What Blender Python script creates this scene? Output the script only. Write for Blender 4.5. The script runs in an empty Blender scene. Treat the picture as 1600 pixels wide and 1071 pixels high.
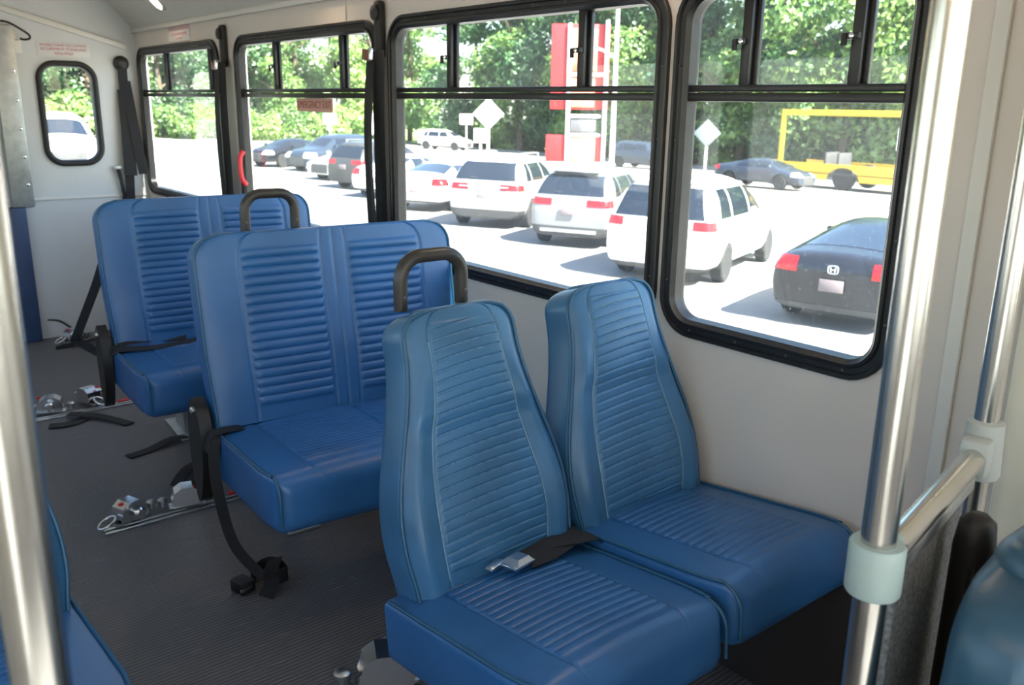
import bpy, bmesh, math, random
from mathutils import Vector, Matrix
random.seed(7)
S = bpy.context.scene
COL = S.collection
PI = math.pi

# ---------------------------------------------------------------- camera, sky, sun, exposure
F_PX, YAW, PITCH, ROLL, CAM_Z = 1369.1, .6810, .2661, .01465, 1.45
fw = Vector((math.sin(YAW) * math.cos(PITCH), math.cos(YAW) * math.cos(PITCH), -math.sin(PITCH)))
rt0 = Vector((math.cos(YAW), -math.sin(YAW), 0))
up0 = rt0.cross(fw)
rt = rt0 * math.cos(ROLL) + up0 * math.sin(ROLL)
up = -rt0 * math.sin(ROLL) + up0 * math.cos(ROLL)
cd = bpy.data.cameras.new('camera')
cam = bpy.data.objects.new('camera', cd)
COL.objects.link(cam)
cam.matrix_world = Matrix(((rt.x, up.x, -fw.x, 0), (rt.y, up.y, -fw.y, 0), (rt.z, up.z, -fw.z, CAM_Z), (0, 0, 0, 1)))
cd.sensor_width = 36
cd.lens = 36 * F_PX / 1600
cd.clip_start = .02
cd.clip_end = 400
cd.dof.use_dof = True
cd.dof.focus_distance = 1.8
cd.dof.aperture_fstop = 7.1
S.camera = cam

TO_SUN = Vector((.12, -1, 1.05)).normalized()
world = bpy.data.worlds.new('world')
S.world = world
world.use_nodes = True
wn = world.node_tree
for n in list(wn.nodes):
    wn.nodes.remove(n)
sky = wn.nodes.new('ShaderNodeTexSky')
sky.sky_type = 'NISHITA'
sky.sun_disc = False
sky.sun_elevation = math.asin(TO_SUN.z)
sky.sun_rotation = PI
sky.dust_density = 1.0
bg = wn.nodes.new('ShaderNodeBackground')
bg.inputs[1].default_value = .17
wo = wn.nodes.new('ShaderNodeOutputWorld')
wn.links.new(sky.outputs[0], bg.inputs[0])
wn.links.new(bg.outputs[0], wo.inputs[0])
sl = bpy.data.lights.new('sun', 'SUN')
sl.energy = 13.0
sl.angle = .009
sl.color = (1, .95, .86)
so = bpy.data.objects.new('sun', sl)
COL.objects.link(so)
so.rotation_euler = TO_SUN.to_track_quat('Z', 'Y').to_euler()
S.view_settings.view_transform = 'Standard'
S.view_settings.look = 'None'
S.view_settings.gamma = 1
S.view_settings.use_curve_mapping = False
S.view_settings.exposure = 2.2
S.cycles.use_denoising = True
S.cycles.transparent_max_bounces = 24
S.cycles.max_bounces = 12
S.cycles.diffuse_bounces = 6
S.cycles.sample_clamp_indirect = 8

# ---------------------------------------------------------------- materials
MATS = {}


def mat(name, col, rough=.5, metal=0., var=0., vscale=8., bump=0., bscale=200., spec=.5, col2=None, coat=0.):
    m = bpy.data.materials.new(name)
    m.use_nodes = True
    nt = m.node_tree
    b = nt.nodes['Principled BSDF']
    b.inputs['Base Color'].default_value = (*col, 1)
    b.inputs['Roughness'].default_value = rough
    b.inputs['Metallic'].default_value = metal
    b.inputs['Specular IOR Level'].default_value = spec
    b.inputs['Coat Weight'].default_value = coat
    b.inputs['Coat Roughness'].default_value = .05
    tc = nt.nodes.new('ShaderNodeTexCoord')
    if var or col2:
        nz = nt.nodes.new('ShaderNodeTexNoise')
        nz.inputs['Scale'].default_value = vscale
        nz.inputs['Detail'].default_value = 5
        nt.links.new(tc.outputs['Object'], nz.inputs['Vector'])
        mx = nt.nodes.new('ShaderNodeMix')
        mx.data_type = 'RGBA'
        c2 = col2 or tuple(c * (1 - var) for c in col)
        c1 = col if col2 else tuple(min(1, c * (1 + var)) for c in col)
        mx.inputs[6].default_value = (*c1, 1)
        mx.inputs[7].default_value = (*c2, 1)
        rp = nt.nodes.new('ShaderNodeMapRange')
        rp.inputs[1].default_value = .35
        rp.inputs[2].default_value = .65
        nt.links.new(nz.outputs['Fac'], rp.inputs[0])
        nt.links.new(rp.outputs[0], mx.inputs[0])
        nt.links.new(mx.outputs[2], b.inputs['Base Color'])
    if bump:
        n2 = nt.nodes.new('ShaderNodeTexNoise')
        n2.inputs['Scale'].default_value = bscale
        n2.inputs['Detail'].default_value = 3
        nt.links.new(tc.outputs['Object'], n2.inputs['Vector'])
        bp = nt.nodes.new('ShaderNodeBump')
        bp.inputs['Strength'].default_value = bump
        bp.inputs['Distance'].default_value = .002
        nt.links.new(n2.outputs['Fac'], bp.inputs['Height'])
        nt.links.new(bp.outputs[0], b.inputs['Normal'])
    MATS[name] = m
    return m


VINYL = mat('blue vinyl', (.023, .105, .270), .36, var=.10, vscale=5, bump=.12, bscale=350, spec=.5)
VINYL_OLD = mat('worn blue vinyl', (.034, .122, .245), .36, var=.16, vscale=6, bump=.12, bscale=350, spec=.5)
PIPING = mat('dark blue piping', (.018, .085, .17), .4)
THREAD = mat('light blue thread', (.16, .30, .42), .6)
WALLP = mat('grey wall panel', (.63, .57, .515), .45, var=.03, vscale=3, bump=.05, bscale=60)
CEILP = mat('grey ceiling panel', (.56, .55, .51), .6, var=.03, bump=.05, bscale=80)
REARP = mat('grey rear panel', (.56, .575, .585), .5, var=.03, vscale=3, bump=.05, bscale=60)
TRIMP = mat('pale grey trim', (.64, .62, .58), .45)
BLACKF = mat('black anodised frame', (.012, .012, .013), .38, var=.2, vscale=30, bump=.05)
SCREWM = mat('dull screw heads', (.10, .10, .10), .45, metal=.6)
RUBBER = mat('black rubber', (.010, .010, .011), .55)
PLASTIC = mat('black plastic', (.012, .011, .011), .5, bump=.1, bscale=300)
WEB = mat('black webbing', (.010, .010, .012), .75, bump=.5, bscale=900)
FOAMH = mat('dark grip', (.030, .026, .025), .38, var=.15, vscale=12, bump=.1, bscale=250)
STEEL = mat('brushed stainless steel', (.62, .60, .56), .22, metal=1, var=.05, vscale=20)
CHROME = mat('chrome', (.82, .83, .85), .2, metal=1)
ALU = mat('aluminium', (.60, .62, .63), .35, metal=1, var=.1, vscale=40)
GALV = mat('galvanised steel', (.42, .44, .44), .45, metal=.7, var=.1, vscale=25)
CLAMP = mat('pale green plastic', (.31, .38, .365), .4, var=.05)
CLAMPG = mat('grey plastic', (.36, .37, .35), .45, var=.05)
RED = mat('red plastic', (.60, .02, .03), .4)
CREAM = mat('cream plastic trim', (.62, .57, .46), .45, var=.03)
CARPET = mat('speckled grey panel', (.10, .10, .10), .85, col2=(.22, .22, .22), vscale=160, bump=.6, bscale=300)
SIGNW = mat('white sticker', (.62, .61, .61), .5)
SIGNR = mat('red print', (.42, .10, .12), .5)
SIGNP = mat('pink print', (.55, .36, .36), .5)
DECAL = mat('pale orange decal', (.62, .34, .28), .5)
DECALR = mat('dark red print', (.30, .05, .04), .5)
WIREC = mat('black wire', (.01, .01, .01), .5)
LEDW = mat('lamp bezel', (.6, .58, .55), .4)
DARKBLUE = mat('dark blue panel', (.03, .06, .14), .5, var=.1)


def glass_mat(name, tint=.93, dust=.035, speck=0.0):
    m = bpy.data.materials.new(name)
    m.use_nodes = True
    nt = m.node_tree
    for n in list(nt.nodes):
        nt.nodes.remove(n)
    out = nt.nodes.new('ShaderNodeOutputMaterial')
    tr = nt.nodes.new('ShaderNodeBsdfTransparent')
    tr.inputs[0].default_value = (tint * .97, tint, tint * .985, 1)
    gl = nt.nodes.new('ShaderNodeBsdfGlossy')
    gl.inputs['Roughness'].default_value = .01
    fr = nt.nodes.new('ShaderNodeFresnel')
    geo = nt.nodes.new('ShaderNodeNewGeometry')
    io = nt.nodes.new('ShaderNodeMapRange')
    io.inputs[3].default_value = 1.45
    io.inputs[4].default_value = 1 / 1.45
    nt.links.new(geo.outputs['Backfacing'], io.inputs[0])
    nt.links.new(io.outputs[0], fr.inputs[0])
    m1 = nt.nodes.new('ShaderNodeMixShader')
    nt.links.new(fr.outputs[0], m1.inputs[0])
    nt.links.new(tr.outputs[0], m1.inputs[1])
    nt.links.new(gl.outputs[0], m1.inputs[2])
    df = nt.nodes.new('ShaderNodeBsdfTranslucent')
    df.inputs[0].default_value = (.85, .88, .9, 1)
    tc = nt.nodes.new('ShaderNodeTexCoord')
    nz = nt.nodes.new('ShaderNodeTexNoise')
    nz.inputs['Scale'].default_value = 3
    nt.links.new(tc.outputs['Object'], nz.inputs['Vector'])
    vo = nt.nodes.new('ShaderNodeTexVoronoi')
    vo.inputs['Scale'].default_value = 55
    nt.links.new(tc.outputs['Object'], vo.inputs['Vector'])
    mr = nt.nodes.new('ShaderNodeMapRange')
    mr.inputs[1].default_value = .16
    mr.inputs[2].default_value = .06
    mr.inputs[3].default_value = 0
    mr.inputs[4].default_value = speck
    nt.links.new(vo.outputs['Distance'], mr.inputs[0])
    ml = nt.nodes.new('ShaderNodeMath')
    ml.operation = 'MULTIPLY_ADD'
    ml.inputs[1].default_value = dust * 2
    nt.links.new(nz.outputs['Fac'], ml.inputs[0])
    nt.links.new(mr.outputs[0], ml.inputs[2])
    m2 = nt.nodes.new('ShaderNodeMixShader')
    nt.links.new(ml.outputs[0], m2.inputs[0])
    nt.links.new(m1.outputs[0], m2.inputs[1])
    nt.links.new(df.outputs[0], m2.inputs[2])
    nt.links.new(m2.outputs[0], out.inputs[0])
    return m


GLASS = glass_mat('window glass', .95, .011, .10)
GLASSV = glass_mat('vent glass', .95, .015)


def emis(name, col, strength):
    m = bpy.data.materials.new(name)
    m.use_nodes = True
    b = m.node_tree.nodes['Principled BSDF']
    b.inputs['Base Color'].default_value = (*col, 1)
    b.inputs['Emission Color'].default_value = (*col, 1)
    b.inputs['Emission Strength'].default_value = strength
    return m


LAMPE = emis('warm lamp lens', (1, .74, .48), 26)


def floor_mat():
    m = mat('ribbed grey flooring', (.060, .062, .072), .55)
    nt = m.node_tree
    b = nt.nodes['Principled BSDF']
    tc = nt.nodes.new('ShaderNodeTexCoord')
    wv = nt.nodes.new('ShaderNodeTexWave')
    wv.wave_type = 'BANDS'
    wv.bands_direction = 'Y'
    wv.inputs['Scale'].default_value = 22
    wv.inputs['Distortion'].default_value = .15
    nt.links.new(tc.outputs['Object'], wv.inputs['Vector'])
    mp = nt.nodes.new('ShaderNodeMapping')
    mp.inputs['Scale'].default_value = (6, 90, 1)
    nt.links.new(tc.outputs['Object'], mp.inputs['Vector'])
    nz = nt.nodes.new('ShaderNodeTexNoise')
    nz.inputs['Scale'].default_value = 2.2
    nz.inputs['Detail'].default_value = 6
    nt.links.new(mp.outputs[0], nz.inputs['Vector'])
    rp = nt.nodes.new('ShaderNodeMapRange')
    rp.inputs[1].default_value = .62
    rp.inputs[2].default_value = .75
    nt.links.new(nz.outputs['Fac'], rp.inputs[0])
    mx = nt.nodes.new('ShaderNodeMix')
    mx.data_type = 'RGBA'
    mx.inputs[6].default_value = (.15, .148, .158, 1)
    mx.inputs[7].default_value = (.42, .40, .38, 1)
    nt.links.new(rp.outputs[0], mx.inputs[0])
    m3 = nt.nodes.new('ShaderNodeMix')
    m3.data_type = 'RGBA'
    m3.blend_type = 'MULTIPLY'
    m3.inputs[0].default_value = .55
    nt.links.new(mx.outputs[2], m3.inputs[6])
    nt.links.new(wv.outputs['Color'], m3.inputs[7])
    nt.links.new(m3.outputs[2], b.inputs['Base Color'])
    bp = nt.nodes.new('ShaderNodeBump')
    bp.inputs['Strength'].default_value = .6
    bp.inputs['Distance'].default_value = .002
    nt.links.new(wv.outputs['Fac'], bp.inputs['Height'])
    nt.links.new(bp.outputs[0], b.inputs['Normal'])
    return m


FLOORM = floor_mat()


# ---------------------------------------------------------------- mesh helpers
def link(o, parent=None):
    COL.objects.link(o)
    if parent is not None:
        o.parent = parent
    return o


def obj(name, me, m, parent=None, smooth=True, world_built=False):
    """one mesh object; world_built: vertices are in world space and the root parent is an unrotated Empty"""
    o = bpy.data.objects.new(name, me)
    if m is not None:
        me.materials.clear()
        me.materials.append(m)
    if smooth:
        for p in me.polygons:
            p.use_smooth = True
    link(o, parent)
    if world_built and parent is not None and parent.type == 'EMPTY':
        o.location = -parent.location
    return o


def empty(name, loc=(0, 0, 0), rz=0):
    o = bpy.data.objects.new(name, None)
    o.empty_display_size = .1
    o.location = loc
    o.rotation_euler = (0, 0, rz)
    COL.objects.link(o)
    return o


def tag(o, label=None, cat=None, group=None, kind=None):
    if label:
        o['label'] = label
    if cat:
        o['category'] = cat
    if group:
        o['group'] = group
    if kind:
        o['kind'] = kind
    return o


def copy_tree(o, parent=None):
    c = o.copy()
    COL.objects.link(c)
    c.parent = parent
    for ch in list(o.children):
        copy_tree(ch, c)
    return c


def auto_smooth(me, ang=35):
    me.set_sharp_from_angle(angle=math.radians(ang))


class MB:
    def __init__(s):
        s.v = []
        s.f = []

    def add(s, vs, fs):
        o = len(s.v)
        s.v += [tuple(p) for p in vs]
        s.f += [tuple(i + o for i in f) for f in fs]
        return s

    def box(s, c, d, bev=.0, M=None):
        bm = bmesh.new()
        bmesh.ops.create_cube(bm, size=1)
        for q in bm.verts:
            q.co = Vector((q.co.x * d[0], q.co.y * d[1], q.co.z * d[2]))
        if bev:
            bmesh.ops.bevel(bm, geom=bm.edges[:], offset=bev, segments=2, affect='EDGES', profile=.5)
        MM = Matrix.Translation(Vector(c)) @ (M or Matrix.Identity(4))
        bm.verts.ensure_lookup_table()
        s.add([MM @ q.co for q in bm.verts], [[q.index for q in f.verts] for f in bm.faces])
        bm.free()
        return s

    def tube(s, pts, r, n=12, closed=False, cap=True, sx=1., nrm=None):
        """round (or, with sx, flattened) tube along a polyline"""
        pts = [Vector(p) for p in pts]
        N = len(pts)
        vs, fs = [], []
        t0 = (pts[1] - pts[0]).normalized()
        a = Vector(nrm) if nrm else (Vector((0, 0, 1)) if abs(t0.z) < .9 else Vector((1, 0, 0)))
        u = (a - t0 * a.dot(t0)).normalized()
        for i, p in enumerate(pts):
            if closed:
                t = (pts[(i + 1) % N] - pts[i - 1]).normalized()
            else:
                t = (pts[min(i + 1, N - 1)] - pts[max(i - 1, 0)]).normalized()
            u = (u - t * u.dot(t)).normalized()
            w = t.cross(u)
            rr = r[i] if isinstance(r, (list, tuple)) else r
            for k in range(n):
                an = 2 * PI * k / n
                vs.append(p + u * rr * math.cos(an) + w * rr * sx * math.sin(an))
        for i in range(N if closed else N - 1):
            j = (i + 1) % N
            for k in range(n):
                l = (k + 1) % n
                fs.append((i * n + k, i * n + l, j * n + l, j * n + k))
        if cap and not closed:
            fs.append(tuple(reversed(range(n))))
            fs.append(tuple((N - 1) * n + k for k in range(n)))
        return s.add(vs, fs)

    def strap(s, pts, wdir, w, t=.002):
        """flat webbing along pts, wdir: width direction (one vector or one per point)"""
        pts = [Vector(p) for p in pts]
        N = len(pts)
        vs, fs = [], []
        for i, p in enumerate(pts):
            tg = (pts[min(i + 1, N - 1)] - pts[max(i - 1, 0)]).normalized()
            d = Vector(wdir[i]) if isinstance(wdir, list) else Vector(wdir)
            d = (d - tg * d.dot(tg)).normalized()
            nn = tg.cross(d)
            for a, b in ((-1, -1), (1, -1), (1, 1), (-1, 1)):
                vs.append(p + d * a * w / 2 + nn * b * t / 2)
        for i in range(N - 1):
            for k in range(4):
                l = (k + 1) % 4
                fs.append((i * 4 + k, i * 4 + l, i * 4 + 4 + l, i * 4 + 4 + k))
        fs.append((3, 2, 1, 0))
        fs.append(tuple(N * 4 - 4 + k for k in range(4)))
        return s.add(vs, fs)

    def lathe(s, prof, M=None, n=24):
        """prof: (radius, height) about local z"""
        vs, fs = [], []
        for r, z in prof:
            for k in range(n):
                a = 2 * PI * k / n
                vs.append(Vector((r * math.cos(a), r * math.sin(a), z)))
        for i in range(len(prof) - 1):
            for k in range(n):
                l = (k + 1) % n
                fs.append((i * n + k, i * n + l, i * n + n + l, i * n + n + k))
        fs.append(tuple(reversed(range(n))))
        fs.append(tuple((len(prof) - 1) * n + k for k in range(n)))
        if M is not None:
            vs = [M @ p for p in vs]
        return s.add(vs, fs)

    def prism(s, poly, d, M=None):
        """polygon in local xy, extruded along z by d"""
        n = len(poly)
        vs = [Vector((x, y, 0)) for x, y in poly] + [Vector((x, y, d)) for x, y in poly]
        fs = [tuple(reversed(range(n))), tuple(range(n, 2 * n))]
        for k in range(n):
            l = (k + 1) % n
            fs.append((k, l, n + l, n + k))
        if M is not None:
            vs = [M @ p for p in vs]
        return s.add(vs, fs)

    def mesh(s, name='m', fix=True):
        me = bpy.data.meshes.new(name)
        me.from_pydata(s.v, [], s.f)
        if fix:
            bm = bmesh.new()
            bm.from_mesh(me)
            bmesh.ops.recalc_face_normals(bm, faces=bm.faces[:])
            bm.to_mesh(me)
            bm.free()
        me.update()
        return me

    def build(s, name, m, parent=None, sharp=35, world_built=False):
        me = s.mesh(name)
        o = obj(name, me, m, parent, True, world_built)
        auto_smooth(me, sharp)
        return o


def smooth_path(pts, n=8):
    """Catmull-Rom through pts"""
    P = [Vector(p) for p in pts]
    P = [P[0] * 2 - P[1]] + P + [P[-1] * 2 - P[-2]]
    out = []
    for i in range(1, len(P) - 2):
        a, b, c, d = P[i - 1:i + 3]
        for k in range(n):
            t = k / n
            out.append(.5 * (2 * b + (c - a) * t + (2 * a - 5 * b + 4 * c - d) * t * t + (3 * b - a - 3 * c + d) * t ** 3))
    out.append(P[-2])
    return out


def round_rect(w, h, r, n=8):
    pts = []
    r = max(r, .001)
    for cx, cy, a0 in ((w / 2 - r, h / 2 - r, 0), (-w / 2 + r, h / 2 - r, PI / 2), (-w / 2 + r, -h / 2 + r, PI), (w / 2 - r, -h / 2 + r, 1.5 * PI)):
        for k in range(n + 1):
            a = a0 + PI / 2 * k / n
            pts.append((cx + r * math.cos(a), cy + r * math.sin(a)))
    return pts


def holed_panel(name, outer, holes, thick, M, m, parent=None):
    """flat panel with holes, in local xy, extruded along z by thick; built with a filled 2D curve"""
    cu = bpy.data.curves.new(name, 'CURVE')
    cu.dimensions = '2D'
    cu.fill_mode = 'BOTH'
    cu.extrude = thick / 2
    for loop in [outer] + holes:
        sp = cu.splines.new('POLY')
        sp.points.add(len(loop) - 1)
        for i, (x, y) in enumerate(loop):
            sp.points[i].co = (x, y, 0, 1)
        sp.use_cyclic_u = True
    tmp = bpy.data.objects.new('tmp', cu)
    COL.objects.link(tmp)
    bpy.context.view_layer.update()
    me = bpy.data.meshes.new_from_object(tmp.evaluated_get(bpy.context.evaluated_depsgraph_get()))
    bpy.data.objects.remove(tmp)
    me.transform(M @ Matrix.Translation((0, 0, thick / 2)))
    return obj(name, me, m, parent, False)


def text_mesh(body, size, M, extrude=.0004):
    cu = bpy.data.curves.new('t', 'FONT')
    cu.body = body
    cu.size = size
    cu.align_x = 'CENTER'
    cu.align_y = 'CENTER'
    cu.extrude = extrude
    tmp = bpy.data.objects.new('tmp', cu)
    COL.objects.link(tmp)
    bpy.context.view_layer.update()
    me = bpy.data.meshes.new_from_object(tmp.evaluated_get(bpy.context.evaluated_depsgraph_get()))
    bpy.data.objects.remove(tmp)
    me.transform(M)
    return me


# ---------------------------------------------------------------- the bus body
W, L, XL, YF = 1.76, 5.91, -.62, -2.0
CT = 1.85     # top of the side wall, where the cove starts
CZ = 2.04     # ceiling
# frames of reference on the walls: local (a,b) -> world
MR = Matrix(((0, 0, 1, W), (-1, 0, 0, 0), (0, 1, 0, 0), (0, 0, 0, 1)))      # right wall: a = -y, b = z, depth outwards +x
ML = Matrix(((0, 0, -1, XL), (1, 0, 0, 0), (0, 1, 0, 0), (0, 0, 0, 1)))      # left wall: a = y, b = z, depth outwards -x
MRR = Matrix(((1, 0, 0, 0), (0, 0, 1, L), (0, 1, 0, 0), (0, 0, 0, 1)))       # rear wall: a = x, b = z, depth +y
MF = Matrix(((-1, 0, 0, 0), (0, 0, -1, YF), (0, 1, 0, 0), (0, 0, 0, 1)))     # front wall: a = -x

ZB, ZT, ZBAR = .867, 1.748, 1.462
WIN = [(4.555, 5.885), (2.975, 4.345), (1.555, 2.905), (.885, 1.535)]
CR = .105


def rr_at(a0, a1, b0, b1, r, o=0, n=8):
    w, h = a1 - a0 - 2 * o, b1 - b0 - 2 * o
    return [((a0 + a1) / 2 + x, (b0 + b1) / 2 + y) for x, y in round_rect(w, h, max(.004, r - o), n)]


def ring_frame(M, a0, a1, b0, b1, r, prof):
    """moulded ring: prof is a list of (inset, height towards the room)"""
    mb = MB()
    loops = [rr_at(a0, a1, b0, b1, r, o) for o, h in prof]
    n = len(loops[0])
    vs = []
    for lp, (o, h) in zip(loops, prof):
        vs += [M @ Vector((x, y, -h)) for x, y in lp]
    fs = []
    for i in range(len(prof) - 1):
        for k in range(n):
            l = (k + 1) % n
            fs.append((i * n + k, i * n + l, (i + 1) * n + l, (i + 1) * n + k))
    return mb.add(vs, fs)


FRAME_PROF = [(0, 0), (0, .012), (.003, .015), (.011, .015), (.014, .008), (.026, .008), (.029, .014), (.036, .015), (.040, .010), (.046, .004), (.048, -.030), (.040, -.034)]
fb = MB().box(((W + XL) / 2 + .02, (L + YF) / 2, -.03), (W - XL + .12, L - YF + .1, .06))
tag(fb.build('floor', FLOORM), 'dark grey ribbed vinyl bus floor', None, None, 'structure')

right_holes = [rr_at(-b, -a, ZB, ZT, CR, .012) for a, b in WIN] + [rr_at(1.2 - .9, 1.2 + .6, .95, 1.75, .08)]
wr = holed_panel('wall_right', [(-L - .05, 0), (2.0, 0), (2.0, CT), (-L - .05, CT)], right_holes, .05, MR, WALLP)
tag(wr, 'beige grey side wall panel below and around the big windows', None, None, 'structure')
left_wins = [(-1.7, -.15), (.45, 1.75), (1.85, 3.15), (3.25, 4.55)]
wl = holed_panel('wall_left', [(YF, 0), (L + .05, 0), (L + .05, CT), (YF, CT)],
                 [rr_at(a, b, .35 if i == 0 else ZB, ZT, CR, .012) for i, (a, b) in enumerate(left_wins)], .05, ML, WALLP)
tag(wl, 'grey side wall with windows opposite the seats', None, None, 'structure')
RW = (1.176, 1.517, 1.045, 1.66)
wb = holed_panel('wall_rear', [(XL - .05, 0), (W + .05, 0), (W + .05, 2.1), (XL - .05, 2.1)],
                 [rr_at(RW[0], RW[1], RW[2], RW[3], .10, .012)], .05, MRR, REARP)
tag(wb, 'pale grey rear bulkhead panel with a small rounded window', None, None, 'structure')
wf = holed_panel('wall_front', [(-W - .05, 0), (-XL + .05, 0), (-XL + .05, 2.1), (-W - .05, 2.1)],
                 [rr_at(-W + .1, -XL - .1, .75, 1.85, .1)], .05, MF, WALLP)
tag(wf, 'grey front bulkhead around the windscreen', None, None, 'structure')
# ceiling with sloped coves on both sides
xi = .17
cl = MB()
cs = [(W, CT), (W - xi, CZ - .006), (W - xi - .06, CZ), (XL + xi + .06, CZ), (XL + xi, CZ - .006), (XL, CT), (XL, CT + .04), (XL + .05, CZ + .06), (W - .05, CZ + .06), (W, CT + .04)]
Mc = Matrix(((1, 0, 0, 0), (0, 0, 1, YF), (0, 1, 0, 0), (0, 0, 0, 1)))
cl.prism(cs, L - YF, Mc)
tag(cl.build('ceiling', CEILP, sharp=60), 'grey ceiling with sloping cove above the windows', None, None, 'structure')
# joint trims
t = MB()
t.box((W - .012, (L + YF) / 2, CT - .002), (.022, L - YF, .026), .006)
tag(t.build('trim_1', TRIMP), 'pale trim strip along the joint of wall and ceiling', None, None, 'structure')
t = MB().box((W - .003, 3.225, 1.80), (.006, .012, .09), .002)
tag(t.build('trim_2', TRIMP), 'thin vertical joint strip above the emergency window', None, None, 'structure')
t = MB().box(((W + XL) / 2, L - .004, .855), (W - XL - .01, .008, .014), .003)
tag(t.build('trim_3', TRIMP), 'horizontal joint strip across the rear panel', None, None, 'structure')
# sloping raceway on the rear wall
p0, p1 = Vector((1.03, L, 1.935)), Vector((1.70, L, 1.752))
d = p1 - p0
t = MB().box((p0 + p1) / 2 - Vector((0, .012, 0)), (d.length, .026, .034), .008, Matrix.Rotation(math.atan2(-d.z, d.x), 4, 'Y'))
tag(t.build('trim_4', TRIMP), 'sloping pale cable cover on the rear panel', None, None, 'structure')
t = MB().box((.98, L - .40, 1.985), (.05, .80, .05), .01)
tag(t.build('trim_5', TRIMP), 'pale cable cover running along the ceiling to the rear', None, None, 'structure')
t = MB().box((W - .006, .76, .93), (.012, .03, 1.84), .004)
tag(t.build('trim_6', TRIMP), 'vertical wall trim strip behind the right pole', None, None, 'structure')


def screws(mb, pts, M, r=.0036, h=.003):
    for a, b, hh in pts:
        mb.lathe([(r, 0), (r, h * .6), (r * .5, h)], M @ Matrix.Translation((a, b, -hh)) @ Matrix.Rotation(PI, 4, 'X'), 8)


def pane(name, parent, M, loop, depth, m, th=.004):
    mb = MB().prism(loop, th, M @ Matrix.Translation((0, 0, depth)))
    me = mb.mesh()
    o = obj(name, me, m, parent, False, True)
    return o


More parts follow.
